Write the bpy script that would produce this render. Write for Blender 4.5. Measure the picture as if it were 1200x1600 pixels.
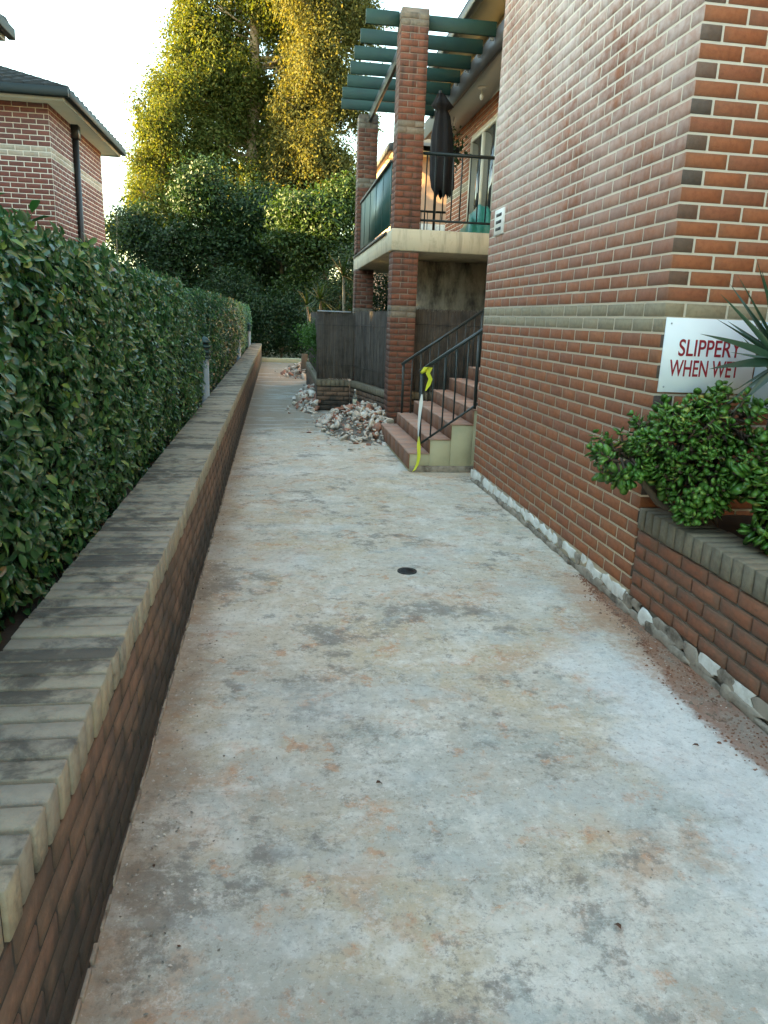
import bpy, math, random
import numpy as np
from mathutils import Vector, Matrix

for o in list(bpy.data.objects):
    bpy.data.objects.remove(o, do_unlink=True)
scene = bpy.context.scene
col = scene.collection
R = math.radians
rng = np.random.default_rng(7)
random.seed(7)

# ------------------------------------------------------------------ camera
CAM = np.array([0.0, 0.0, 1.64])
FPX = 1145.0                                     # focal length in photo pixels (1200 x 1600)
_d = lambda x, y: np.array([x - 600., y - 800., FPX]) / np.linalg.norm([x - 600., y - 800., FPX])
_Y = _d(435, 492)
_X0 = np.array([math.cos(R(2.2)), math.sin(R(2.2)), 0])
_n = np.cross(_X0, _Y); _n /= np.linalg.norm(_n)
if _n[1] < 0: _n = -_n
_Z = -_n
_X = np.cross(_Y, _Z)
RW = np.stack([_X, _Y, _Z])
cam_d = bpy.data.cameras.new('camera')
cam = bpy.data.objects.new('camera', cam_d)
col.objects.link(cam)
r_, u_, b_ = RW @ [1, 0, 0], RW @ [0, -1, 0], RW @ [0, 0, -1]
cam.matrix_world = Matrix(((r_[0], u_[0], b_[0], CAM[0]), (r_[1], u_[1], b_[1], CAM[1]),
                           (r_[2], u_[2], b_[2], CAM[2]), (0, 0, 0, 1)))
cam_d.sensor_fit = 'VERTICAL'
cam_d.sensor_height = 36.0
cam_d.lens = FPX / 1600 * 36
cam_d.clip_end = 2000
cam_d.clip_start = 0.05
scene.camera = cam

def project(P):
    P = np.atleast_2d(P)
    c = (P - CAM) @ RW
    z = np.maximum(c[:, 2], 0.05)
    return np.stack([600 + FPX * c[:, 0] / z, 800 + FPX * c[:, 1] / z, c[:, 2]], 1)

# ------------------------------------------------------------------ light
SUN_EL = R(9.5)
SUN_DIR = np.array([-1.0, 0.03, 0.0]); SUN_DIR /= np.linalg.norm(SUN_DIR)
world = bpy.data.worlds.new('World')
scene.world = world
world.use_nodes = True
wn = world.node_tree.nodes
bg = wn['Background']
sky = wn.new('ShaderNodeTexSky')
sky.sky_type = 'NISHITA'
sky.sun_disc = False
sky.sun_elevation = SUN_EL
sky.sun_rotation = math.atan2(SUN_DIR[0], SUN_DIR[1])
sky.altitude = 50
sky.air_density = 1.0
sky.dust_density = 0.5
sky.ozone_density = 2.0
world.node_tree.links.new(sky.outputs[0], bg.inputs[0])
bg.inputs[1].default_value = 0.15
sun_d = bpy.data.lights.new('sun', 'SUN')
sun_d.energy = 5.0
sun_d.angle = R(0.6)
sun_d.color = (1.0, 0.80, 0.50)
sun = bpy.data.objects.new('sun', sun_d)
col.objects.link(sun)
tosun = Vector((SUN_DIR[0] * math.cos(SUN_EL), SUN_DIR[1] * math.cos(SUN_EL), math.sin(SUN_EL)))
sun.rotation_euler = tosun.to_track_quat('Z', 'Y').to_euler()
sun.location = (-30, 0, 30)
vs = scene.view_settings
vs.view_transform = 'Standard'
vs.look = 'None'
vs.gamma = 1
vs.exposure = 3.7
vs.use_white_balance = True
vs.white_balance_temperature = 9500
vs.white_balance_tint = 2
vs.use_curve_mapping = False
scene.render.engine = 'CYCLES'
scene.cycles.max_bounces = 6
scene.cycles.transparent_max_bounces = 6

# ------------------------------------------------------------------ helpers
def empty(name, loc=(0, 0, 0)):
    o = bpy.data.objects.new(name, None)
    o.location = loc
    o.empty_display_size = 0.1
    col.objects.link(o)
    return o

def tag(o, label=None, cat=None, group=None, kind=None):
    if label: o['label'] = label
    if cat: o['category'] = cat
    if group: o['group'] = group
    if kind: o['kind'] = kind
    return o

def thing(name, label, cat, loc=(0, 0, 0), group=None):
    return tag(empty(name, loc), label, cat, group)

def link(name, mesh, parent=None, mat=None):
    o = bpy.data.objects.new(name, mesh)
    if mat is not None and len(mesh.materials) == 0:
        mesh.materials.append(mat)
    col.objects.link(o)
    if parent is not None:
        o.parent = parent
        if parent.parent is None:                       # a part of a thing: keep world coordinates
            o.matrix_parent_inverse = Matrix.Translation(-Vector(parent.location))
    return o

def world_loc(o):
    return o.location

def mesh_np(name, V, F_idx, F_len, uv=None, smooth=False):
    me = bpy.data.meshes.new(name)
    V = np.asarray(V, np.float32)
    F_idx = np.asarray(F_idx, np.int32); F_len = np.asarray(F_len, np.int32)
    me.vertices.add(len(V)); me.vertices.foreach_set('co', V.ravel())
    me.loops.add(len(F_idx)); me.loops.foreach_set('vertex_index', F_idx)
    me.polygons.add(len(F_len))
    st = np.concatenate([[0], np.cumsum(F_len)[:-1]]).astype(np.int32)
    me.polygons.foreach_set('loop_start', st)
    if smooth:
        me.polygons.foreach_set('use_smooth', np.ones(len(F_len), bool))
    if uv is not None:
        l = me.uv_layers.new(name='UVMap')
        l.data.foreach_set('uv', np.asarray(uv, np.float32)[F_idx].ravel())
    me.update(calc_edges=True)
    me.validate()
    return me

class MB:
    """collects shapes of ONE part"""
    def __init__(s): s.v = []; s.f = []; s.uv = []
    def _add(s, vs, fs, uvs=None):
        o = len(s.v)
        s.v += [tuple(map(float, v)) for v in vs]
        s.f += [[i + o for i in f] for f in fs]
        s.uv += (uvs if uvs is not None else [(0.5, 0.5)] * len(vs))
        return s
    def box(s, x0, x1, y0, y1, z0, z1, m=None):
        v = [(x0, y0, z0), (x1, y0, z0), (x1, y1, z0), (x0, y1, z0), (x0, y0, z1), (x1, y0, z1), (x1, y1, z1), (x0, y1, z1)]
        if m is not None: v = [tuple(m @ Vector(p)) for p in v]
        return s._add(v, [(0, 3, 2, 1), (4, 5, 6, 7), (0, 1, 5, 4), (1, 2, 6, 5), (2, 3, 7, 6), (3, 0, 4, 7)])
    def cbox(s, x0, x1, y0, y1, z0, z1, b=0.004, m=None, axis='x'):
        """chamfered box, 24 verts"""
        v = []; uv = []
        lo = (x0, y0, z0); hi = (x1, y1, z1)
        idx = {}
        for i in (0, 1):
            for j in (0, 1):
                for k in (0, 1):
                    c = [hi[a] if q else lo[a] for a, q in enumerate((i, j, k))]
                    sg = [-1 if q else 1 for q in (i, j, k)]
                    for a in range(3):
                        p = [c[t] if t == a else c[t] + sg[t] * b for t in range(3)]
                        idx[(i, j, k, a)] = len(v)
                        v.append(tuple(p))
                        uu = (i if axis == 'x' else j)
                        uv.append((float(uu), float(k)))
        f = []
        for a in range(3):
            o1, o2 = [t for t in range(3) if t != a]
            for q in (0, 1):
                ring = []
                for (p, r) in ((0, 0), (1, 0), (1, 1), (0, 1)):
                    key = [0, 0, 0]; key[a] = q; key[o1] = p; key[o2] = r
                    ring.append(idx[(key[0], key[1], key[2], a)])
                if (q == 1) == (a == 1): ring.reverse()
                f.append(ring)
        for a in range(3):                                  # edges along axis a
            o1, o2 = [t for t in range(3) if t != a]
            for p in (0, 1):
                for r in (0, 1):
                    def K(q, ax):
                        key = [0, 0, 0]; key[a] = q; key[o1] = p; key[o2] = r
                        return idx[(key[0], key[1], key[2], ax)]
                    f.append([K(0, o1), K(1, o1), K(1, o2), K(0, o2)])
        for i in (0, 1):
            for j in (0, 1):
                for k in (0, 1):
                    f.append([idx[(i, j, k, 0)], idx[(i, j, k, 1)], idx[(i, j, k, 2)]])
        cen = Vector(((x0 + x1) / 2, (y0 + y1) / 2, (z0 + z1) / 2)); f2 = []
        for q in f:
            p = [Vector(v[t]) for t in q]
            nn = (p[1] - p[0]).cross(p[2] - p[0])
            if nn.dot((p[0] + p[1] + p[2]) / 3 - cen) < 0: q = list(reversed(q))
            f2.append(q)
        f = f2
        if m is not None: v = [tuple(m @ Vector(p)) for p in v]
        return s._add(v, f, uv)
    def tube(s, pts, rad, n=8, cap=True):
        pts = [Vector(p) for p in pts]
        if not hasattr(rad, '__len__'): rad = [rad] * len(pts)
        vs = []; fs = []
        for i, p in enumerate(pts):
            t = (pts[min(i + 1, len(pts) - 1)] - pts[max(i - 1, 0)]).normalized()
            a = t.orthogonal().normalized() if i == 0 else (a0 - t * a0.dot(t)).normalized()
            a0 = a
            b = t.cross(a)
            for k in range(n):
                th = 2 * math.pi * k / n
                vs.append(p + (a * math.cos(th) + b * math.sin(th)) * rad[i])
        for i in range(len(pts) - 1):
            for k in range(n):
                fs.append((i * n + k, i * n + (k + 1) % n, (i + 1) * n + (k + 1) % n, (i + 1) * n + k))
        if cap:
            fs.append(tuple(reversed(range(n)))); fs.append(tuple(range((len(pts) - 1) * n, len(pts) * n)))
        return s._add(vs, fs)
    def lathe(s, prof, c=(0, 0, 0), n=20):
        vs = []; fs = []
        for (r, z) in prof:
            for k in range(n):
                th = 2 * math.pi * k / n
                vs.append((c[0] + r * math.cos(th), c[1] + r * math.sin(th), c[2] + z))
        for i in range(len(prof) - 1):
            for k in range(n):
                fs.append((i * n + k, i * n + (k + 1) % n, (i + 1) * n + (k + 1) % n, (i + 1) * n + k))
        fs.append(tuple(reversed(range(n)))); fs.append(tuple(range((len(prof) - 1) * n, len(prof) * n)))
        return s._add(vs, fs)
    def poly(s, vs, fs): return s._add(vs, fs)
    def mesh(s, name, smooth=False):
        ii = [i for f in s.f for i in f]; ln = [len(f) for f in s.f]
        return mesh_np(name, s.v, ii, ln, s.uv, smooth)
    def build(s, name, mat, parent=None, smooth=False, kind=None, label=None):
        o = link(name, s.mesh(name, smooth), parent, mat)
        if kind: o['kind'] = kind
        if label: o['label'] = label
        return o

# ------------------------------------------------------------------ materials
def newmat(name):
    m = bpy.data.materials.new(name); m.use_nodes = True
    nt = m.node_tree
    return m, nt, nt.nodes['Principled BSDF']

class NT:
    def __init__(s, nt): s.nt = nt
    def n(s, t, **kw):
        x = s.nt.nodes.new(t)
        for k, v in kw.items(): setattr(x, k, v)
        return x
    def l(s, a, b): s.nt.links.new(a, b)
    def val(s, sock, v):
        if hasattr(v, 'is_linked') or isinstance(v, bpy.types.NodeSocket): s.l(v, sock)
        else: sock.default_value = v
    def pos(s): return s.n('ShaderNodeNewGeometry').outputs['Position']
    def mapv(s, vec, scale=(1, 1, 1), loc=(0, 0, 0)):
        m = s.n('ShaderNodeMapping'); s.l(vec, m.inputs[0])
        m.inputs['Scale'].default_value = scale; m.inputs['Location'].default_value = loc
        return m.outputs[0]
    def noise(s, vec, scale, detail=4, rough=0.55, dist=0.0):
        x = s.n('ShaderNodeTexNoise'); s.l(vec, x.inputs['Vector'])
        x.inputs['Scale'].default_value = scale; x.inputs['Detail'].default_value = detail
        x.inputs['Roughness'].default_value = rough; x.inputs['Distortion'].default_value = dist
        return x.outputs['Fac']
    def ramp(s, fac, stops):
        x = s.n('ShaderNodeValToRGB'); s.l(fac, x.inputs[0])
        el = x.color_ramp.elements
        while len(el) < len(stops): el.new(0.5)
        for e, (p, c) in zip(el, stops):
            e.position = p; e.color = (c[0], c[1], c[2], 1) if hasattr(c, '__len__') else (c, c, c, 1)
        return x.outputs['Color']
    def sstep(s, fac, a, b):
        x = s.n('ShaderNodeMapRange', interpolation_type='SMOOTHSTEP')
        s.val(x.inputs[0], fac); x.inputs[1].default_value = a; x.inputs[2].default_value = b
        return x.outputs[0]
    def mix(s, fac, a, b, mode='MIX'):
        x = s.n('ShaderNodeMix', data_type='RGBA', blend_type=mode)
        s.val(x.inputs[0], fac)
        for i, v in ((6, a), (7, b)):
            if isinstance(v, bpy.types.NodeSocket): s.l(v, x.inputs[i])
            else: x.inputs[i].default_value = (*v[:3], 1)
        return x.outputs[2]
    def math(s, op, a, b=0.0, clamp=False):
        x = s.n('ShaderNodeMath', operation=op); x.use_clamp = clamp
        s.val(x.inputs[0], a); s.val(x.inputs[1], b)
        return x.outputs[0]
    def bump(s, h, strength=0.3, dist=0.01):
        x = s.n('ShaderNodeBump'); s.l(h, x.inputs['Height'])
        x.inputs['Strength'].default_value = strength; x.inputs['Distance'].default_value = dist
        return x.outputs[0]
    def rand(s):
        o = s.n('ShaderNodeObjectInfo').outputs['Random']
        g = s.n('ShaderNodeNewGeometry').outputs['Random Per Island']
        return s.math('FRACT', s.math('ADD', s.math('MULTIPLY', o, 7.31), s.math('MULTIPLY', g, 3.7)))
    def xyz(s, v):
        x = s.n('ShaderNodeSeparateXYZ'); s.l(v, x.inputs[0]); return x.outputs

def brick_mat(name, stops, edge=(0.09, 0.05, 0.04), edge_amt=0.5, dirt=0.0, dirt_col=(0.05, 0.045, 0.04), lime_glare=0.0, rough=0.8, lime_glare_z=(1.5, 3.9), streak=0.0, foot=0.0, plane=None, top=False):
    m, nt, b = newmat(name); N = NT(nt)
    p = N.pos(); rnd = N.rand()
    c = N.ramp(rnd, stops)
    n1 = N.noise(p, 38, 3); n2 = N.noise(p, 9, 3)
    c = N.mix(N.math('MULTIPLY', N.sstep(n1, .35, .75), .35), c, N.mix(1, c, (.45, .4, .4), 'MULTIPLY'))
    if edge_amt:
        uv = N.n('ShaderNodeUVMap').outputs[0]
        X = N.xyz(uv)
        ex = N.math('ABSOLUTE', N.math('SUBTRACT', X[0], .5)); ez = N.math('ABSOLUTE', N.math('SUBTRACT', X[1], .5))
        e = N.math('MAXIMUM', N.math('SUBTRACT', ex, .06), ez)
        e = N.math('ADD', e, N.math('MULTIPLY', N.math('SUBTRACT', n2, .5), .35))
        c = N.mix(N.math('MULTIPLY', N.sstep(e, .22, .5), edge_amt), c, edge)
    if lime_glare:  # lime bloom plus sky sheen painted into the colour, paler with height
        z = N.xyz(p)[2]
        zz = N.sstep(z, lime_glare_z[0], lime_glare_z[1])
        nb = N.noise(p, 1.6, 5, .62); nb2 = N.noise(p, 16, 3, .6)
        f = N.math('MULTIPLY', N.sstep(N.math('ADD', N.math('MULTIPLY', nb, .6), N.math('MULTIPLY', nb2, .4)), .28, .66), lime_glare)
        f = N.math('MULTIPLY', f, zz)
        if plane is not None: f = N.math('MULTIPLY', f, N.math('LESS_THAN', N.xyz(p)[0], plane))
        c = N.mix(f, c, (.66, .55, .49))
    if dirt:
        nd = N.math('ADD', N.math('MULTIPLY', N.noise(N.mapv(p, (1, 1, 1.6)), 2.6, 5, .65), .55), N.math('MULTIPLY', N.noise(p, 11, 6, .72, .4), .45))
        if top:                                          # weather lies on the upper faces
            nz = N.xyz(N.n('ShaderNodeNewGeometry').outputs['Normal'])[2]
            up = N.sstep(nz, .3, .8)
            rr_ = N.math('MULTIPLY', N.math('SUBTRACT', N.math('FRACT', N.math('MULTIPLY', rnd, 5.3)), .5), .12)
            nd = N.math('ADD', nd, N.math('ADD', N.math('MULTIPLY', up, .075), N.math('SUBTRACT', N.math('MULTIPLY', rr_, up), .055)))
            c = N.mix(N.math('MULTIPLY', up, .35), c, (.27, .26, .235))
        c = N.mix(N.math('MULTIPLY', N.sstep(nd, .46, .60), dirt), c, dirt_col)
    if foot:                                             # damp moss line creeping up from the path
        fz = N.math('ADD', N.xyz(p)[2], N.math('MULTIPLY', N.math('SUBTRACT', N.noise(p, 3.2, 6, .7), .5), -.75))
        c = N.mix(N.math('MULTIPLY', N.sstep(fz, .36, .16), foot), c, (.035, .034, .03))
    if streak:
        ns = N.noise(N.mapv(p, (7, 7, .55)), 1.6, 4, .6)
        c = N.mix(N.math('MULTIPLY', N.sstep(ns, .5, .72), streak), c, (.03, .028, .026))
    N.l(c, b.inputs['Base Color'])
    b.inputs['Roughness'].default_value = rough
    b.inputs['Specular IOR Level'].default_value = .35
    N.l(N.bump(N.math('ADD', n1, N.noise(p, 160, 2)), .5, .004), b.inputs['Normal'])
    return m

def plain_mat(name, colr, rough=0.6, var=0.25, scale=6.0, bump=0.15, metal=0.0, spec=0.4, dark=None, bscale=80, rnd=0.0):
    m, nt, b = newmat(name); N = NT(nt)
    p = N.pos()
    n = N.noise(p, scale, 5, .6)
    dk = dark if dark else tuple(x * .5 for x in colr)
    c = N.mix(N.math('MULTIPLY', N.sstep(n, .4, .72), min(1, var * 2)), colr, dk)
    if rnd:
        r = N.rand()
        c = N.mix(N.math('MULTIPLY', r, rnd), c, N.mix(1, c, (.35, .35, .35), 'MULTIPLY'))
    N.l(c, b.inputs['Base Color'])
    b.inputs['Roughness'].default_value = rough
    b.inputs['Metallic'].default_value = metal
    b.inputs['Specular IOR Level'].default_value = spec
    if bump:
        N.l(N.bump(N.noise(p, bscale, 3), bump, .005), b.inputs['Normal'])
    return m

def leaf_mat(name, stops, rough=.45, trans=.3, spec=.4, tint=(1.0, 1.0, .5)):
    m, nt, b = newmat(name); N = NT(nt)
    r = N.rand(); p = N.pos()
    c = N.ramp(r, stops)
    nn = N.noise(p, 1.1, 3)
    c = N.mix(N.math('MULTIPLY', N.sstep(nn, .4, .7), .45), c, N.mix(1, c, (.55, .62, .5), 'MULTIPLY'))
    N.l(c, b.inputs['Base Color'])
    b.inputs['Roughness'].default_value = rough
    b.inputs['Specular IOR Level'].default_value = spec
    t = N.n('ShaderNodeBsdfTranslucent')
    N.l(N.mix(1, c, tint, 'MULTIPLY'), t.inputs[0])
    mx = N.n('ShaderNodeMixShader'); mx.inputs[0].default_value = trans
    N.l(b.outputs[0], mx.inputs[1]); N.l(t.outputs[0], mx.inputs[2])
    N.l(mx.outputs[0], nt.nodes['Material Output'].inputs[0])
    return m

M = {}
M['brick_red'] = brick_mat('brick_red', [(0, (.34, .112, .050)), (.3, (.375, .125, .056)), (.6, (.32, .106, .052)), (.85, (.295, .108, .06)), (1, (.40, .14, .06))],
                           edge=(.20, .10, .06), edge_amt=.45, lime_glare=.9, plane=2.066)
M['brick_grey'] = brick_mat('brick_grey', [(0, (.31, .255, .165)), (.5, (.34, .275, .18)), (1, (.28, .23, .15))], edge=(.18, .15, .10), edge_amt=.3, lime_glare=.4, plane=2.066)
M['brick_dark'] = brick_mat('brick_dark', [(0, (.075, .06, .055)), (.35, (.11, .08, .06)), (.7, (.17, .10, .065)), (1, (.21, .10, .06))], edge=(.05, .045, .04), edge_amt=.3, lime_glare=.15)
M['brick_pillar'] = brick_mat('brick_pillar', [(0, (.25, .088, .05)), (.5, (.21, .075, .046)), (1, (.17, .068, .046))], edge=(.10, .055, .042), edge_amt=.4, dirt=.35, dirt_col=(.07, .05, .045), streak=.8)
M['brick_pillar_grey'] = brick_mat('brick_pillar_grey', [(0, (.24, .20, .155)), (1, (.20, .17, .13))], edge=(.12, .1, .08), edge_amt=.3, dirt=.3, streak=.5)
M['brick_old'] = brick_mat('brick_old', [(0, (.27, .155, .105)), (.5, (.23, .14, .095)), (1, (.19, .125, .09))], edge=(.10, .07, .05), edge_amt=.5, dirt=.55, dirt_col=(.07, .058, .045), streak=.45, foot=.85)
M['brick_planter'] = brick_mat('brick_planter', [(0, (.30, .105, .056)), (.5, (.26, .09, .05)), (1, (.33, .125, .07))], edge=(.15, .09, .06), edge_amt=.55, dirt=.4, dirt_col=(.10, .08, .06))
M['brick_far'] = brick_mat('brick_far', [(0, (.24, .085, .065)), (.5, (.20, .07, .055)), (1, (.17, .075, .065))], edge=(.13, .07, .06), edge_amt=.3)
M['coping'] = brick_mat('coping', [(0, (.43, .385, .28)), (.35, (.39, .355, .265)), (.7, (.33, .305, .24)), (1, (.42, .37, .255))], top=True, edge=(.20, .18, .135), edge_amt=.25, dirt=.78, dirt_col=(.05, .048, .044))
M['coping_planter'] = brick_mat('coping_planter', [(0, (.27, .225, .155)), (.5, (.24, .20, .14)), (1, (.21, .18, .13))], edge=(.12, .1, .07), edge_amt=.35, dirt=.4, dirt_col=(.08, .065, .05))
M['mortar'] = plain_mat('mortar', (.70, .61, .49), .9, .15, 5, .4, dark=(.58, .50, .41))
M['mortar_dirty'] = plain_mat('mortar_dirty', (.05, .042, .034), .95, .4, 4, .4, dark=(.035, .03, .026))
M['mortar_mid'] = plain_mat('mortar_mid', (.27, .23, .18), .95, .4, 4, .4, dark=(.09, .075, .06))
M['mortar_pillar'] = plain_mat('mortar_pillar', (.22, .17, .13), .95, .5, 3, .4, dark=(.08, .06, .05))
M['render_cream'] = plain_mat('render_cream', (.52, .47, .30), .85, .3, 2.2, .3, dark=(.33, .29, .19))
m, nt, b = newmat('slab'); N = NT(nt); p = N.pos()
sc_ = N.noise(N.mapv(p, (6, 6, .8)), 1.5, 5, .65); sn = N.noise(p, 3.2, 6, .7)
c = N.mix(N.math('MULTIPLY', N.sstep(sc_, .5, .68), .55), (.54, .48, .35), (.25, .215, .155))
c = N.mix(N.math('MULTIPLY', N.sstep(sn, .52, .66), .5), c, (.30, .26, .19))
N.l(c, b.inputs['Base Color']); b.inputs['Roughness'].default_value = .9
N.l(N.bump(sn, .4, .01), b.inputs['Normal'])
M['slab'] = m
M['soffit'] = plain_mat('soffit', (.55, .52, .46), .85, .1, 2, .05)
M['soffit_cream'] = plain_mat('soffit_cream', (.62, .50, .33), .8, .1, 2, .05)
M['green_paint'] = plain_mat('green_paint', (.008, .044, .034), .6, .25, 5, .1, dark=(.008, .026, .025))
M['green_dark'] = plain_mat('green_dark', (.008, .017, .016), .55, .2, 9, .1)
M['green_panel'] = plain_mat('green_panel', (.012, .075, .07), .42, .2, 3, .05, dark=(.008, .045, .045))
M['steel_paint'] = plain_mat('steel_paint', (.022, .034, .034), .4, .3, 14, .1, spec=.5)
M['gutter'] = plain_mat('gutter', (.045, .042, .04), .5, .2, 5, .05)
M['white_metal'] = plain_mat('white_metal', (.72, .70, .64), .45, .1, 5, .03)
M['frame_cream'] = plain_mat('frame_cream', (.55, .52, .42), .45, .1, 5, .03)
M['sign_white'] = plain_mat('sign_white', (.78, .87, .92), .38, .08, 2.5, .02, dark=(.6, .7, .76))
M['sign_grey'] = plain_mat('sign_grey', (.42, .52, .58), .4, .1, 2.5, .02)
M['sign_red'] = plain_mat('sign_red', (.33, .02, .035), .5, .1, 4, 0)
M['black'] = plain_mat('black', (.012, .012, .013), .6, .1, 4, .05)
M['umbrella'] = plain_mat('umbrella', (.008, .008, .010), .85, .3, 4, .3, bscale=400)
M['tile_terra'] = plain_mat('tile_terra', (.42, .23, .165), .75, .35, 7, .3, dark=(.34, .25, .20), rnd=.3)
M['tile_riser'] = plain_mat('tile_riser', (.27, .12, .07), .75, .3, 7, .3, dark=(.15, .08, .06), rnd=.3)
M['stain'] = None
M['soil'] = plain_mat('soil', (.035, .026, .018), .95, .4, 6, .8, dark=(.015, .012, .009), bscale=45)
M['ground'] = plain_mat('ground', (.06, .055, .03), .95, .4, .7, .6, dark=(.03, .03, .018), bscale=20)
M['plaster_white'] = plain_mat('plaster_white', (.78, .76, .70), .9, .3, 14, .6, dark=(.45, .40, .33), bscale=60)
M['plaster_dirty'] = plain_mat('plaster_dirty', (.36, .30, .24), .95, .5, 9, .8, dark=(.11, .085, .065), bscale=50)
M['brush'] = plain_mat('brush', (.135, .112, .095), .95, .4, 5, .3, dark=(.07, .058, .05), rnd=.7)
M['wire'] = plain_mat('wire', (.35, .40, .45), .45, .2, 20, .05)
M['bollard_pole'] = plain_mat('bollard_pole', (.24, .31, .35), .5, .2, 6, .1, dark=(.16, .21, .24))
M['bollard_head'] = plain_mat('bollard_head', (.014, .055, .055), .45, .2, 6, .05)
M['tape_yellow'] = plain_mat('tape_yellow', (.66, .66, .06), .4, .05, 9, .05)
M['tape_white'] = plain_mat('tape_white', (.75, .76, .72), .4, .1, 9, .05)
M['tarp'] = plain_mat('tarp', (.015, .21, .155), .35, .3, 5, .5, dark=(.008, .10, .08), bscale=25)
M['tile_roof'] = plain_mat('tile_roof', (.035, .038, .038), .8, .3, 5, .3, rnd=.4)
M['pipe'] = plain_mat('pipe', (.022, .018, .016), .4, .2, 8, .05)
M['bark'] = plain_mat('bark', (.16, .11, .07), .95, .4, 4, .8, dark=(.06, .04, .03), bscale=14)
M['bark_pale'] = plain_mat('bark_pale', (.34, .25, .17), .9, .4, 2, .5, dark=(.15, .10, .07), bscale=10)
M['stem'] = plain_mat('stem', (.095, .068, .048), .9, .3, 12, .5)
M['stem_pale'] = plain_mat('stem_pale', (.24, .20, .14), .9, .3, 8, .5)
M['rubble_white'] = plain_mat('rubble_white', (.72, .64, .56), .95, .4, 12, .7, dark=(.45, .38, .31), rnd=.35)
M['rubble_red'] = plain_mat('rubble_red', (.40, .17, .11), .9, .4, 12, .6, dark=(.30, .22, .18), rnd=.35)
M['rubble_grey'] = plain_mat('rubble_grey', (.30, .265, .22), .95, .4, 12, .7, dark=(.15, .13, .11), rnd=.45)
M['pot'] = plain_mat('pot', (.035, .03, .03), .6, .2, 8, .1)
M['timber'] = plain_mat('timber', (.16, .12, .085), .9, .4, 4, .4)
M['dead_leaf'] = plain_mat('dead_leaf', (.10, .045, .025), .8, .3, 40, .3)
M['grate'] = plain_mat('grate', (.045, .045, .043), .6, .3, 30, .3, metal=.3)
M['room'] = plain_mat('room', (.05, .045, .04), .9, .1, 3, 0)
M['pink_wall'] = plain_mat('pink_wall', (.55, .33, .22), .9, .2, 2, .2)
M['label_paper'] = plain_mat('label_paper', (.6, .56, .42), .7, .3, 30, 0)

m, nt, b = newmat('pane_glass'); N = NT(nt)
b.inputs['Base Color'].default_value = (.05, .06, .06, 1); b.inputs['Roughness'].default_value = .03
b.inputs['Transmission Weight'].default_value = .35; b.inputs['Specular IOR Level'].default_value = .9
M['pane'] = m
m, nt, b = newmat('bottle_glass')
b.inputs['Base Color'].default_value = (.75, .8, .76, 1); b.inputs['Roughness'].default_value = .06
b.inputs['Transmission Weight'].default_value = .9; b.inputs['IOR'].default_value = 1.35
M['bottle'] = m

# stained rendered wall below the balcony: pale render with dark vertical water streaks
m, nt, b = newmat('stained_render'); N = NT(nt); p = N.pos()
s1 = N.noise(N.mapv(p, (2.6, 2.6, .8)), 1.4, 6, .68); s2 = N.noise(p, 3, 5, .6)
c = N.mix(N.sstep(N.math('ADD', N.math('MULTIPLY', s1, .7), N.math('MULTIPLY', s2, .3)), .40, .62), (.38, .34, .275), (.075, .06, .05))
N.l(c, b.inputs['Base Color']); b.inputs['Roughness'].default_value = .9
M['stain'] = m

# leaves
M['leaf_hedge'] = leaf_mat('leaf_hedge', [(0, (.018, .085, .036)), (.4, (.030, .120, .048)), (.75, (.048, .155, .054)), (.93, (.085, .21, .06)), (.985, (.17, .31, .07)), (1, (.20, .10, .05))], .29, .26, .6, (1, 1.1, .5))
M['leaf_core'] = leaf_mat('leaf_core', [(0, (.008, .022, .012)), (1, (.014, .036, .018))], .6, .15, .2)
M['leaf_jade'] = leaf_mat('leaf_jade', [(0, (.045, .16, .025)), (.5, (.07, .21, .035)), (.85, (.12, .28, .055)), (.97, (.26, .40, .09)), (1, (.34, .28, .07))], .3, .10, .5)
M['leaf_yucca'] = leaf_mat('leaf_yucca', [(0, (.018, .055, .035)), (1, (.03, .085, .045))], .4, .12, .5)
M['leaf_gold'] = leaf_mat('leaf_gold', [(0, (.055, .085, .026)), (.5, (.085, .11, .032)), (.85, (.125, .135, .042)), (1, (.17, .165, .06))], .75, .5, .12, (1.1, 1.0, .4))
M['leaf_olive'] = leaf_mat('leaf_olive', [(0, (.075, .09, .032)), (.5, (.11, .112, .042)), (1, (.16, .145, .06))], .75, .5, .12, (1.1, .95, .45))
M['leaf_dark'] = leaf_mat('leaf_dark', [(0, (.012, .032, .012)), (.5, (.018, .045, .015)), (1, (.03, .065, .018))], .5, .25, .3)
M['leaf_mid'] = leaf_mat('leaf_mid', [(0, (.020, .045, .012)), (.5, (.030, .062, .015)), (1, (.050, .088, .020))], .5, .35, .3)
M['leaf_fresh'] = leaf_mat('leaf_fresh', [(0, (.035, .11, .02)), (1, (.07, .18, .03))], .5, .3, .3)

# concrete path: pale, chalky, mottled with old tile bed, pink sand and dark smears
m, nt, b = newmat('concrete_path'); N = NT(nt); p = N.pos(); X = N.xyz(p)
def L_(loc, sc, det=6, ro=.68, di=.12, ms=(1, 1, 1)): return N.noise(N.mapv(p, ms, loc=loc), sc, det, ro, di)
big = L_((0, 0, 0), .8, 5, .6); mid = L_((2, 2, 0), 2.6); fine = L_((5, 0, 0), 19, 7, .78); spk = L_((8, 1, 0), 70, 4, .7, 0)
grit = L_((3, 9, 0), 42, 6, .78)
c = N.ramp(big, [(.30, (.45, .47, .42)), (.42, (.51, .485, .42)), (.52, (.54, .48, .39)), (.62, (.48, .47, .42)), (.72, (.42, .44, .41))])
def lay_(mask, a_, b2, amt, colr):
    global c
    c = N.mix(N.math('MULTIPLY', N.sstep(mask, a_, b2), amt), c, colr)
yw = N.math('ADD', X[1], N.math('MULTIPLY', N.math('SUBTRACT', mid, .5), 5))
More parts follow.
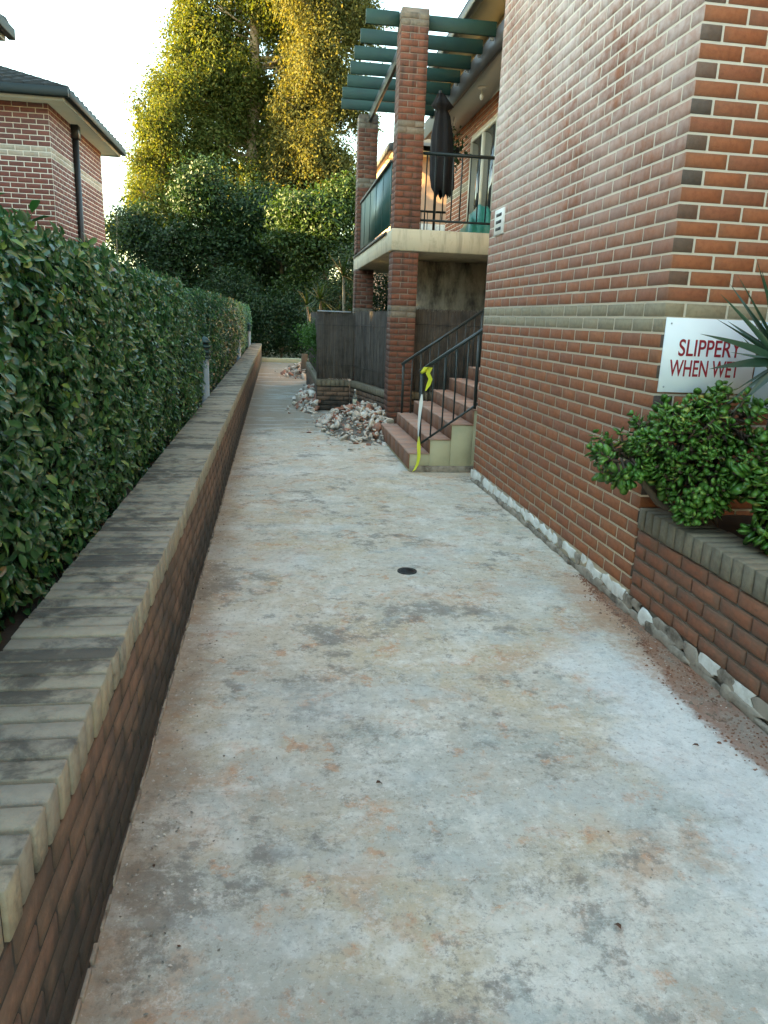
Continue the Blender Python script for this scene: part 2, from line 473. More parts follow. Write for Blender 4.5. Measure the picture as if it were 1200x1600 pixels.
lay_(yw, 2.7, 1.3, .50, (.42, .44, .40))                    # greener grey tone towards the near end
lay_(N.math('MULTIPLY', N.sstep(yw, 2.6, 4.2), N.sstep(yw, 11, 8)), 0, 1, .45, (.68, .56, .42))
lay_(L_((23, 7, 0), 1.1, 6, .68), .50, .62, .65, (.60, .47, .31))
lay_(L_((3, 17, 0), 2.1, 7, .72), .51, .63, .62, (.56, .35, .23))
lay_(L_((61, 5, 0), 5.5, 6, .74), .55, .64, .70, (.57, .28, .15))
lay_(L_((11, 3, 0), 1.4, 8, .76), .49, .61, .66, (.75, .71, .63))
lay_(L_((71, 13, 0), 4.2, 8, .78), .52, .62, .50, (.77, .73, .66))
lay_(L_((7, 29, 0), 1.6, 8, .80), .53, .61, .72, (.20, .18, .155))
lay_(L_((41, 2, 0), 5.0, 8, .80), .55, .63, .66, (.215, .20, .175))
lay_(L_((33, 8, 0), 2.4, 7, .74), .54, .64, .45, (.37, .42, .39))
lay_(L_((1, 51, 0), 13, 7, .80), .53, .63, .42, (.80, .77, .70))
lay_(L_((91, 33, 0), 24, 6, .78), .56, .64, .45, (.27, .25, .22))
sr = N.n('ShaderNodeMapping'); N.l(p, sr.inputs[0]); sr.inputs['Rotation'].default_value = (0, 0, .55); sr.inputs['Scale'].default_value = (3, 60, 1)
lay_(N.noise(sr.outputs[0], 1.0, 5, .7), .60, .68, .28, (.78, .74, .67))    # scraper marks
sr2 = N.n('ShaderNodeMapping'); N.l(p, sr2.inputs[0]); sr2.inputs['Rotation'].default_value = (0, 0, -.3); sr2.inputs['Scale'].default_value = (2, 45, 1)
lay_(N.noise(sr2.outputs[0], 1.0, 5, .7), .61, .68, .30, (.27, .24, .20))
# cross strips left by the stripped tiles
lay_(L_((9, 0, 0), 1.3, 5, .62, .3, (.6, 3.5, 1)), .56, .68, .16, (.33, .285, .23))
# dirt line along the garden wall, bounded by a wavy edge
dl = N.math('ADD', X[0], N.math('ADD', N.math('MULTIPLY', X[1], .0042), N.math('MULTIPLY', N.math('SUBTRACT', mid, .5), .55)))
lay_(dl, -.22, -.46, .60, (.30, .20, .13))
# chalk spill beside the stripped bed on the house side
sp = N.math('ADD', X[0], N.math('MULTIPLY', N.math('SUBTRACT', mid, .5), 1.1))
yb = N.math('MULTIPLY', N.sstep(X[1], 3.9, 2.9), N.sstep(X[1], 0.8, 1.6))
lay_(N.math('MULTIPLY', N.sstep(sp, 1.25, 1.6), yb), .0, 1.0, .62, (.74, .76, .75))
# red sand trodden out of the stripped bed
rs = N.math('ADD', X[0], N.math('MULTIPLY', N.math('SUBTRACT', fine, .5), .45))
ry = N.math('MULTIPLY', N.sstep(X[1], 4.9, 4.0), N.sstep(X[1], 2.4, 3.2))
lay_(N.math('MULTIPLY', N.sstep(rs, 1.66, 1.95), ry), .0, 1.0, .75, (.52, .28, .17))
# darker grey-brown tone past the stair
fb = N.math('ADD', X[1], N.math('MULTIPLY', N.math('SUBTRACT', mid, .5), 3))
lay_(fb, 10.2, 11.4, .80, (.27, .22, .165))
lay_(L_((13, 77, 0), 1.1, 5, .6, .3, (.7, 1.6, 1)), .54, .60, .32, (.58, .60, .57))
# bared bed of red sand along the planter, bounded by the line where the tiles broke off
ry2 = N.n('ShaderNodeMapRange'); N.l(X[1], ry2.inputs[0]); ry2.inputs[1].default_value = 1.0; ry2.inputs[2].default_value = 4.5
bnd = N.ramp(ry2.outputs[0], [(q_, v_ / 2.5) for q_, v_ in ((0, 1.83), (.17, 1.86), (.35, 1.85), (.42, 1.81), (.53, 1.82), (.66, 1.88), (.72, 1.94), (.82, 1.95), (.88, 1.96), (1, 2.08))])
dx = N.math('SUBTRACT', X[0], N.math('MULTIPLY', bnd, 2.5))
dx = N.math('ADD', dx, N.math('ADD', N.math('MULTIPLY', N.math('SUBTRACT', fine, .5), .10), N.math('MULTIPLY', N.math('SUBTRACT', mid, .5), .16)))
sm = N.math('MULTIPLY', N.sstep(dx, -.005, .05), N.sstep(X[1], 4.55, 4.4))
s1_ = L_((4, 4, 0), 4.5, 7, .74)
sandc = N.ramp(s1_, [(.32, (.34, .13, .07)), (.46, (.30, .135, .08)), (.55, (.33, .215, .155)), (.68, (.27, .225, .18))])
sandc = N.mix(N.math('MULTIPLY', N.sstep(dx, .14, .02), .7), sandc, (.38, .15, .08))
c = N.mix(N.math('MULTIPLY', sm, .85), c, sandc)
lay_(grit, .55, .63, .50, (.22, .19, .16))
lay_(grit, .42, .34, .45, (.84, .82, .77))
lay_(spk, .63, .72, .5, (.13, .11, .095))
c = N.mix(N.math('MULTIPLY', N.sstep(fine, .35, .7), .30), c, N.mix(1, c, (.58, .57, .56), 'MULTIPLY'))
N.l(c, b.inputs['Base Color'])
b.inputs['Roughness'].default_value = .85; b.inputs['Specular IOR Level'].default_value = .3
h = N.math('ADD', N.math('ADD', N.math('MULTIPLY', fine, N.math('ADD', .9, N.math('MULTIPLY', sm, 1.2))), N.math('MULTIPLY', spk, .25)), N.math('MULTIPLY', grit, .5))
N.l(N.bump(h, .6, .012), b.inputs['Normal'])
M['path'] = m
m, nt, b = newmat('red_sand'); N = NT(nt); p = N.pos()
n1 = N.noise(p, 3.5, 6, .65, .4); n2 = N.noise(p, 30, 5, .7)
c = N.ramp(n1, [(.3, (.30, .12, .065)), (.48, (.24, .10, .06)), (.58, (.26, .17, .125)), (.75, (.20, .165, .13))])
c = N.mix(N.math('MULTIPLY', N.sstep(n2, .55, .75), .5), c, (.09, .055, .04))
N.l(c, b.inputs['Base Color']); b.inputs['Roughness'].default_value = .95
N.l(N.bump(N.math('ADD', n2, n1), .7, .02), b.inputs['Normal'])
M['sand'] = m

# ------------------------------------------------------------------ brick laying
_brick_cache = {}
def brick_mesh(lu, lz, dp, mat, face):
    """chamfered brick centred on its face centre, for a wall whose length runs along x ('x') or y ('y')"""
    key = (round(lu, 3), round(lz, 3), round(dp, 3), mat.name, face)
    if key not in _brick_cache:
        mb = MB()
        if face == 'x': mb.cbox(-lu / 2, lu / 2, -dp / 2, dp / 2, -lz / 2, lz / 2, .0035, axis='x')
        else: mb.cbox(-dp / 2, dp / 2, -lu / 2, lu / 2, -lz / 2, lz / 2, .0035, axis='y')
        me = mb.mesh('brick')
        me.materials.append(mat)
        _brick_cache[key] = me
    return _brick_cache[key]

def bevel_front(mb, c, hu, hz, dp, face, sgn, b=.0035):
    """cheap brick (open back) for the joined courses; outward normal is sgn on the axis across the wall"""
    vs = []; uv = []
    for (iu, iz) in ((-1, -1), (1, -1), (1, 1), (-1, 1)):
        for (du, off) in ((0, -dp), (0, -b), (-b, 0)):
            u = iu * (hu + du); z = iz * (hz + du); d = off * sgn
            vs.append((c[0] + u, c[1] + d, c[2] + z) if face == 'x' else (c[0] + d, c[1] + u, c[2] + z))
            uv.append(((iu + 1) / 2, (iz + 1) / 2))
    fs = [(2, 5, 8, 11)]
    for k in range(4):
        a = 3 * k; bb = 3 * ((k + 1) % 4)
        fs.append((a, bb, bb + 1, a + 1)); fs.append((a + 1, bb + 1, bb + 2, a + 2))
    mb._add(vs, fs, uv)

MOD_U, MOD_Z, JOINT = .2444, .0826, .0098
def lay(parent, bricks, limit=300, name='brick', rest='brick_courses', minpx=9):
    """bricks: (cx,cy,cz, lu, lz, dp, face, sgn, mat). The ones that show largest become parts of their own."""
    if not bricks: return
    C = np.array([[b[0], b[1], b[2]] for b in bricks])
    pr = project(C)
    size = FPX * np.array([b[3] for b in bricks]) * np.array([b[4] for b in bricks]) / np.maximum(pr[:, 2], .3) ** 2
    inn = (pr[:, 0] > -25) & (pr[:, 0] < 1225) & (pr[:, 1] > -25) & (pr[:, 1] < 1625) & (pr[:, 2] > .2)
    wid = FPX * np.array([b[3] for b in bricks]) / np.maximum(pr[:, 2], .3)
    score = np.where(inn & (wid > minpx), size, -1)
    order = np.argsort(-score)
    single = set(int(i) for i in order[:limit] if score[i] > 0)
    groups = {}
    for i, (cx, cy, cz, lu, lz, dp, face, sgn, mat) in enumerate(bricks):
        if i in single:
            me = brick_mesh(lu, lz, dp, mat, face)
            o = link(name, me, parent)
            j = rng.normal(0, .0006)
            off = -sgn * dp / 2 + j
            o.location = (cx, cy + off, cz) if face == 'x' else (cx + off, cy, cz)
            o.rotation_euler = (rng.normal(0, .003), rng.normal(0, .003), rng.normal(0, .003))
        else:
            mb = groups.setdefault(mat.name, MB())
            j = rng.normal(0, .0006)
            bevel_front(mb, (cx, cy + j, cz) if face == 'x' else (cx + j, cy, cz), lu / 2, lz / 2, min(dp, .04), face, sgn)
    for k, mb in groups.items():
        mb.build(rest, bpy.data.materials[k], parent, kind='stuff')

def courses(face, sgn, plane, u0, u1, z0, n, matfn, first_half=0, dp=.05, skip=None, mod=MOD_U, modz=MOD_Z, joint=JOINT, start_trim=None):
    """running bond; u is x for face 'x', y for face 'y'"""
    out = []
    for k in range(n):
        zc = z0 + (k + .5) * modz
        u = u0 - (mod / 2 if (k + first_half) % 2 else 0)
        i = 0
        while u < u1 - 1e-4:
            a = max(u, u0) + joint / 2; e = min(u + mod, u1) - joint / 2
            if e - a > .02:
                c = (a + e) / 2
                if not (skip and skip(c, zc)):
                    mt = matfn(k, i, e - a, c, zc)
                    P = (c, plane, zc) if face == 'x' else (plane, c, zc)
                    out.append((*P, e - a, modz - joint, dp, face, sgn, mt))
            u += mod; i += 1
    return out

# ------------------------------------------------------------------ setting
def wall_x(y): return -.470 - .0042 * y             # path face of the garden wall
g = MB().poly([(-400, -150, -.06), (400, -150, -.06), (400, 700, -.06), (-400, 700, -.06)], [(0, 1, 2, 3)]).build('ground', M['ground'])
tag(g, 'dark leaf-littered ground around the apartment blocks', 'ground', kind='structure')

def smooth_noise2(x, y, s, seed):
    r = np.random.default_rng(seed); out = 0
    for k in range(5):
        a, bx, by, ph = r.uniform(.4, 1), r.normal(0, s), r.normal(0, s), r.uniform(0, 6.28)
        out = out + a * np.sin(bx * x + by * y + ph)
    return out / 3

def sheet(xs_fn, y0, y1, nx, ny, zfn, name, mat):
    ys = np.linspace(y0, y1, ny); V = []
    for y in ys:
        a, bb = xs_fn(y)
        V.append(np.stack([np.linspace(a, bb, nx), np.full(nx, y), np.zeros(nx)], 1))
    V = np.concatenate(V)
    V[:, 2] = zfn(V[:, 0], V[:, 1])
    i = np.arange((ny - 1) * nx).reshape(ny - 1, nx)[:, :-1].ravel()
    F = np.stack([i, i + 1, i + nx + 1, i + nx], 1).ravel()
    me = mesh_np(name, V, F, np.full(len(i), 4), smooth=True)
    return link(name, me, None, mat)

pth = sheet(lambda y: (wall_x(y) - .02, 2.07 if y < 7.6 else 2.3), -2.6, 27, 80, 660,
            lambda x, y: .0025 * smooth_noise2(x, y, 7, 1) + .0015 * smooth_noise2(x, y, 22, 2), 'path', M['path'])
tag(pth, 'stripped pale concrete path mottled with chalk, pink sand and dark smears', 'path', kind='structure')
# crumbs of red sand lying where the tile bed was lifted along the planter
sb = [(1.0, 1.83), (1.6, 1.86), (2.22, 1.85), (2.37, 1.82), (2.58, 1.81), (2.86, 1.82), (3.02, 1.83), (3.30, 1.88), (3.53, 1.94), (3.86, 1.95), (4.06, 1.955), (4.45, 2.03)]
mbs = MB()
for i in range(1500):
    y = rng.uniform(.8, 4.5); bx_ = np.interp(y, [q[0] for q in sb], [q[1] for q in sb])
    x = bx_ + (2.05 - bx_) * rng.random() ** .8 - abs(rng.normal(0, .03)) * (rng.random() < .5)
    r0 = rng.uniform(.002, .008) * (1.8 if rng.random() < .06 else 1)
    k = 5; th = [2 * math.pi * q / k + rng.uniform(-.4, .4) for q in range(k)]
    vs_ = [(x + r0 * math.cos(t) * rng.uniform(.6, 1.3), y + r0 * math.sin(t) * rng.uniform(.6, 1.3), .001) for t in th] + [(x + rng.normal(0, r0 * .2), y, .003 + r0 * rng.uniform(.4, .8))]
    mbs.poly(vs_, [(q, (q + 1) % k, k) for q in range(k)])
sand = mbs.build('sand_crumbs', M['sand'], None, kind='stuff')
tag(sand, 'crumbs of red sand along the foot of the planter wall', 'sand')
bed = sheet(lambda y: (-3.6, wall_x(y) - .30), -2.6, 40, 26, 300, lambda x, y: .50 + .03 * smooth_noise2(x, y, 6, 9) + .015 * smooth_noise2(x, y, 20, 10), 'garden_bed', M['soil'])
tag(bed, 'dark mulch bed behind the low brick wall under the hedge', 'garden bed', kind='structure')
kerb = MB().cbox(-.62, 1.2, 26.9, 27.3, -.05, .14, .01).build('kerb', M['render_cream'])
tag(kerb, 'pale concrete kerb closing the far end of the path', 'kerb', kind='structure')

# ------------------------------------------------------------------ garden wall (left)
gw = thing('garden_wall', 'long low brick garden wall with weathered grey on-edge coping beside the hedge', 'wall', (wall_x(10), 10, 0))
ang = math.atan(.0042)
mrot = Matrix.Translation((wall_x(0), 0, 0)) @ Matrix.Rotation(ang, 4, 'Z')       # local: x across, y along
WL0, WL1 = -2.5, 26.6
core = MB().box(-.30, -.0045, WL0, WL1, -.05, .540, mrot).build('mortar_core', M['mortar_dirty'], gw)
fill = MB().box(-.325, -.006, WL0, WL1, .542, .630, mrot).build('mortar_bed', M['mortar_dirty'], gw)
CAPM = .0826
capb = []
ncap = int((WL1 - WL0) / CAPM)
cm = {}
for v in range(4):
    mb = MB().cbox(-.169, .169, -.0343, .0343, -.055, .055, .003 + .0008 * v, axis='y'); cm[v] = mb.mesh('coping_brick'); cm[v].materials.append(M['coping'])
rest = MB()
ncount = 0
for i in range(ncap):
    y = WL0 + (i + .5) * CAPM
    P = mrot @ Vector((-.166, y, .598))
    pr = project(P)[0]
    j = (rng.normal(0, .0025), rng.normal(0, .002), rng.normal(0, .0022), rng.normal(0, .008))
    if pr[2] > .3 and pr[1] < 1750 and ncount < 300:
        o = link('coping_brick', cm[i % 4], gw); ncount += 1
        o.location = (P[0] + j[0], P[1], P[2] + j[2] * .7); o.rotation_euler = (rng.normal(0, .006), rng.normal(0, .004), ang + j[3] * .7)
    else:
        rest.cbox(-.169, .169, y - .0365 , y + .0365, .543, .653, .004, mrot @ Matrix.Translation((-.166, 0, 0)), axis='y')
if rest.v: rest.build('coping_row', M['coping'], gw, kind='stuff')
bl = []
for k in range(7):
    zc = .538 - (k + .5) * .0826
    u = WL0 - (.1222 if k % 2 else 0)
    while u < WL1:
        a = max(u, WL0) + .006; e = min(u + MOD_U, WL1) - .006
        if e - a > .03: bl.append((k, (a + e) / 2, e - a, zc))
        u += MOD_U
pr = project([tuple(mrot @ Vector((0, q[1], q[3]))) for q in bl])
ok = (pr[:, 2] > .3) & (pr[:, 0] > -40) & (pr[:, 1] < 1640)
order = [i for i in np.argsort(pr[:, 2]) if ok[i]][:300]
single = set(order)
restb = MB()
for i, (k, c, lu, zc) in enumerate(bl):
    if i in single:
        o = link('brick', brick_mesh(lu, .072, .06, M['brick_old'], 'y'), gw)
        P = mrot @ Vector((-.031 + rng.normal(0, .0008), c, zc))
        o.location = P; o.rotation_euler = (rng.normal(0, .003), rng.normal(0, .003), ang + rng.normal(0, .002))
    else:
        restb.cbox(-.06, 0, c - lu / 2, c + lu / 2, zc - .036, zc + .036, .0035, mrot, axis='y')
restb.build('brick_courses', M['brick_old'], gw, kind='stuff')
# smear of mortar left along the wall foot
mf = MB()
for i in range(210):
    y = .3 + i * .09 + rng.uniform(-.02, .02)
    w = rng.uniform(.05, .12); h = rng.uniform(.012, .032)
    mf.cbox(-.004, rng.uniform(.002, .008), y - w / 2, y + w / 2, -.01, h * .7, .001, mrot @ Matrix.Rotation(rng.normal(0, .03), 4, 'Z') if False else mrot)
mf.build('mortar_smear', M['plaster_dirty'], gw, kind='stuff')

# ------------------------------------------------------------------ main building
BX, BY0, BY1, Z0 = 2.06, 3.845, 7.48, .134
NC = 66
ZT = Z0 + NC * MOD_Z
bld = thing('brick_building', 'red brick apartment block with cream mortar and a grey brick band', 'building', (BX + 3, BY0 + 4, 0))
MB().box(BX + .0022, 9.0, BY0 + .0022, BY1 - .004, -.05, ZT).build('wall', M['mortar'], bld)
BAND = (18, 19)
HB = .1172
bricks = []
def side_mat(k, lu, c, first):
    if k in BAND: return M['brick_grey']
    if first and lu < .16: return M['brick_dark'] if rng.random() < .35 else M['brick_red']
    return M['brick_red']
corner = []
for k in range(NC):
    zc = Z0 + (k + .5) * MOD_Z
    even = k % 2 == 0
    # corner brick: even -> long on the front face, odd -> long on the side face
    lx, ly = (MOD_U - JOINT, HB - JOINT / 2) if even else (HB - JOINT / 2, MOD_U - JOINT)
    if k in BAND: mt = M['brick_grey']
    else: mt = M['brick_red']
    corner.append((k, lx, ly, zc, mt))
    # side face (normal -x) along y
    u = BY0 + ly + JOINT; i = 0
    while u < BY1 - .02:
        e = min(u + MOD_U - JOINT, BY1 - .002)
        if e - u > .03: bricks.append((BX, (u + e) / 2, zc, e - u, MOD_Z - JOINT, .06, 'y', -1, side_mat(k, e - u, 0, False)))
        u += MOD_U
    # front face (normal -y) along x
    if zc > .45:
        u = BX + lx + JOINT
        while u < 4.4:
            e = u + MOD_U - JOINT
            bricks.append(((u + e) / 2, BY0, zc, e - u, MOD_Z - JOINT, .06, 'x', -1, M['brick_grey'] if k in BAND else M['brick_red']))
            u += MOD_U
cmesh = {}
for (k, lx, ly, zc, mt) in corner:
    key = (round(lx, 3), mt.name)
    if key not in cmesh:
        cmesh[key] = MB().cbox(-lx / 2, lx / 2, -ly / 2, ly / 2, -(MOD_Z - JOINT) / 2, (MOD_Z - JOINT) / 2, .0035, axis='x' if lx > ly else 'y').mesh('corner_brick')
        cmesh[key].materials.append(mt)
        if lx < ly and mt is M['brick_red']:              # dark fired header end
            cmesh[key].materials.append(M['brick_dark'])
            for pg_ in cmesh[key].polygons:
                if pg_.normal.y < -.5: pg_.material_index = 1
    o = link('corner_brick', cmesh[key], bld)
    o.location = (BX + lx / 2 + rng.uniform(-.0008, .0008), BY0 + ly / 2 + rng.uniform(-.0008, .0008), zc)
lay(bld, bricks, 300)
# vent grille let into the side wall
vt = MB(); vy, vz = 7.135, 2.56
vt.cbox(BX - .014, BX + .02, vy - .145, vy + .145, vz - .115, vz + .115, .004)
ven = vt.build('vent', M['white_metal'], bld)
for q in (-1, 0, 1):
    MB().cbox(BX - .017, BX + .01, vy - .085, vy + .085, vz + q * .062 - .014, vz + q * .062 + .014, .002).build('slot', M['black'], ven)
# broken tile adhesive and old plaster clinging to the wall foot, chip by chip
def chip_mesh(seed, n=9):
    r = np.random.default_rng(seed)
    th = np.sort(r.uniform(0, 2 * math.pi, n)) * .35 + np.linspace(0, 2 * math.pi, n, endpoint=False) * .65
    rad = r.uniform(.62, 1.15, n) * (1 + .22 * np.abs(np.sin(2 * th)))
    mb = MB(); vs = []; fs = []
    for s, (off, sc) in enumerate(((0, 1.0), (.7, .95), (1.0, .72))):
        for k in range(n):
            vs.append((-off * (1 + r.normal(0, .12)), .5 * sc * rad[k] * math.cos(th[k]), .5 * sc * rad[k] * math.sin(th[k])))
    vs.append((-1.05, 0, 0))
    for s in range(2):
        for k in range(n): fs.append((s * n + k, s * n + (k + 1) % n, (s + 1) * n + (k + 1) % n, (s + 1) * n + k))
    for k in range(n): fs.append((2 * n + k, 2 * n + (k + 1) % n, 3 * n))
    mb.poly(vs, fs)
    return mb
chips_w = [chip_mesh(s).mesh('plaster_chip') for s in range(8)]
chips_d = [chip_mesh(s + 20).mesh('plaster_chip') for s in range(6)]
for c_ in chips_w: c_.materials.append(M['plaster_white'])
for c_ in chips_d: c_.materials.append(M['plaster_dirty'])
def wall_foot(parent, ya, yb, white_p, ztop):
    y = ya
    while y < yb:
        w = rng.uniform(.07, .19)
        wh = rng.random() < white_p
        me = random.choice(chips_w if wh else chips_d)
        o = link('plaster_chip', me, parent)
        h = rng.uniform(.055, .10)
        o.location = (BX + .004, y + w / 2, ztop - h / 2 + rng.uniform(-.012, .008))
        o.scale = (rng.uniform(.005, .013), w * 1.10, h * 1.2)
        y += w * .93
    y = ya
    while y < yb:                                     # ragged dirty skirt below
        w = rng.uniform(.08, .24)
        o = link('plaster_chip', random.choice(chips_d), parent)
        h = rng.uniform(.03, .085)
        o.location = (BX + .004, y + w / 2, h * .36); o.scale = (rng.uniform(.006, .022), w * 1.3, h)
        y += w * .8
wall_foot(bld, BY0 + .02, BY1 - .05, .9, .128)
MB().box(3.5022, 9.0, -7.0, BY0 - .02, -.05, ZT).build('wing_wall', M['mortar'], bld)  # unseen wing, added to keep sky light off the front face
lay(bld, courses('y', -1, 3.5, -7.0, BY0 - .02, Z0, NC, lambda k, i, l, c, z: M['brick_grey'] if k in BAND else M['brick_red']), 0)
# recess behind the balcony, ceilings, eaves
RX = 3.55
DY0, DY1, DZ1 = 11.9, 14.5, 4.9
SLZ = 2.9
rw = MB()
rw.box(RX + .004, 9.0, BY1 + .02, DY0, 0, 5.9); rw.box(RX + .004, 9.0, DY1, 16.5, 0, 5.9)
rw.box(RX + .004, RX + .25, DY0 + .001, DY1 - .001, DZ1, 5.9); rw.box(RX + .004, RX + .25, DY0 + .001, DY1 - .001, 0, SLZ)
rw.build('recess_wall', M['mortar'], bld)
lay(bld, courses('y', -1, RX, BY1 + .02, 16.5, SLZ + .01, 29, lambda k, i, l, c, z: M['brick_grey'] if k in (14, 15) else M['brick_red'],
                 skip=lambda c, z: DY0 - .05 < c < DY1 + .05 and z < DZ1 + .04), 0)
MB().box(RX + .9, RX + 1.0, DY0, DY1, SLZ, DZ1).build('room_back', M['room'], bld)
MB().box(3.05, RX - .002, BY1 + .02, 16.5, 5.30, 5.36).build('ceiling', M['soffit'], bld)
MB().box(3.00, 3.048, BY1 + .02, 16.5, 5.28, 5.60).build('fascia_beam', M['gutter'], bld)
MB().box(3.30, RX, BY1 + .02, 16.5, 5.38, 6.05).build('bulkhead', M['soffit_cream'], bld)
ev = MB(); ev.box(2.86, 3.6, BY1 + .02, 17.0, 6.06, 6.12); ev.build('eave_soffit', M['soffit_cream'], bld)
MB().cbox(2.74, 2.855, BY1 + .02, 17.05, 6.02, 6.17, .015).build('gutter', M['gutter'], bld)
MB().poly([(2.74, BY1, 6.18), (2.74, 17.05, 6.18), (6.4, 13.4, 7.9), (6.4, BY1 - 0.2, 7.9), (9, 17.05, 6.18), (9, BY1, 6.18)],
          [(0, 1, 2, 3), (1, 4, 2), (4, 5, 3, 2)]).build('roof', M['tile_roof'], bld)
a_ = MB(); a_.box(1.62, 9.2, 3.3, BY1 + .5, ZT + .30, ZT + .36); a_.build('eave_soffit', M['soffit_cream'], bld)
MB().box(BX + .06, 9.0, BY0 + .06, BY1, ZT, ZT + .30).build('wall_head', M['mortar'], bld)
MB().cbox(1.52, 1.62, 3.2, BY1 + .5, ZT + .28, ZT + .43, .015).build('gutter', M['gutter'], bld)
MB().poly([(1.52, 3.2, ZT + .44), (1.52, BY1 + .5, ZT + .44), (9.2, BY1 + .5, ZT + .44), (9.2, 3.2, ZT + .44), (4.0, 5.6, ZT + 1.6), (9.2, 5.6, ZT + 1.6)],
          [(0, 1, 4), (1, 2, 5, 4), (3, 0, 4, 5)]).build('roof', M['tile_roof'], bld)
# sliding door
dr = MB()
fx0, fx1 = RX - .03, RX + .05
dr.box(fx0, fx1, DY0, DY1, DZ1 - .06, DZ1 - .002); dr.box(fx0, fx1, DY0, DY1, SLZ + .002, SLZ + .06)
dr.box(fx0, fx1, DY0, DY0 + .06, SLZ + .061, DZ1 - .061); dr.box(fx0, fx1, DY1 - .06, DY1, SLZ + .061, DZ1 - .061)
door = dr.build('sliding_door', M['frame_cream'], bld)
for ym in (12.75, 13.62):
    MB().box(fx0 - .012, fx1 - .012, ym - .045, ym + .045, SLZ + .062, DZ1 - .062).build('mullion', M['frame_cream'], door)
for (ya, yb) in ((DY0 + .06, 12.70), (12.80, 13.57), (13.67, DY1 - .06)):
    MB().box(RX, RX + .008, ya, yb, SLZ + .06, DZ1 - .06).build('pane', M['pane'], door)
# stained rendered wall under the balcony
MB().box(2.05, RX + .3, 12.4, 12.55, 0, 2.58).build('rendered_wall', M['stain'], bld, label='rendered wall with dark water streaks under the balcony')

# ceiling bulb
cl = thing('ceiling_bulb', 'bare bulb on a round rose under the balcony ceiling', 'lamp', (3.24, 12.8, 5.3))
MB().lathe([(.07, -.03), (.075, -.004)], (3.24, 12.8, 5.303), 16).build('rose', M['white_metal'], cl, smooth=True)
MB().tube([(3.24, 12.8, 5.285), (3.24, 12.8, 5.20)], .008, 6).build('cord', M['frame_cream'], cl)
MB().lathe([(.014, 0), (.030, -.03), (.032, -.06), (.020, -.085), (.004, -.095)], (3.24, 12.8, 5.20), 12).build('bulb', M['white_metal'], cl, smooth=True)

# ------------------------------------------------------------------ balcony
bal = thing('balcony', 'upper balcony with cream concrete edge, bar railing and green side screen', 'balcony', (2.6, 13.5, 2.6))
MB().cbox(1.60, RX, 11.03, 16.55, 2.60, 2.90, .012).build('slab', M['slab'], bal)
MB().cbox(1.575, 1.598, 11.5, 16.5, 2.86, 2.905, .004).build('edge_flashing', M['gutter'], bal)
fr = MB()
fr.box(2.02, RX - .02, 11.08, 11.12, 3.90, 3.94)
fr.build('top_rail', M['green_dark'], bal)
MB().box(2.02, RX - .02, 11.085, 11.115, 3.02, 3.05).build('bottom_rail', M['green_dark'], bal)
for i in range(12):
    x = 2.08 + i * .128
    MB().box(x - .008, x + .008, 11.092, 11.108, 2.905 if i in (0, 11) else 3.05, 3.90).build('baluster', M['green_dark'], bal)
MB().box(1.63, 1.64, 11.44, 15.58, 2.97, 3.83).build('side_screen', M['green_panel'], bal)
for yy in (11.44, 12.3, 13.15, 14.0, 14.85):
    MB().box(1.622, 1.629, yy, yy + .03, 2.97, 3.83).build('screen_batten', M['green_panel'], bal)
MB().box(1.60, 1.66, 11.44, 15.58, 3.832, 3.87).build('side_rail', M['gutter'], bal)
MB().box(1.94, RX - .02, 16.40, 16.44, 3.86, 3.90).build('top_rail', M['green_dark'], bal)
for i in range(11):
    x = 2.02 + i * .14
    MB().box(x - .008, x + .008, 16.412, 16.428, 2.90, 3.86).build('baluster', M['green_dark'], bal)

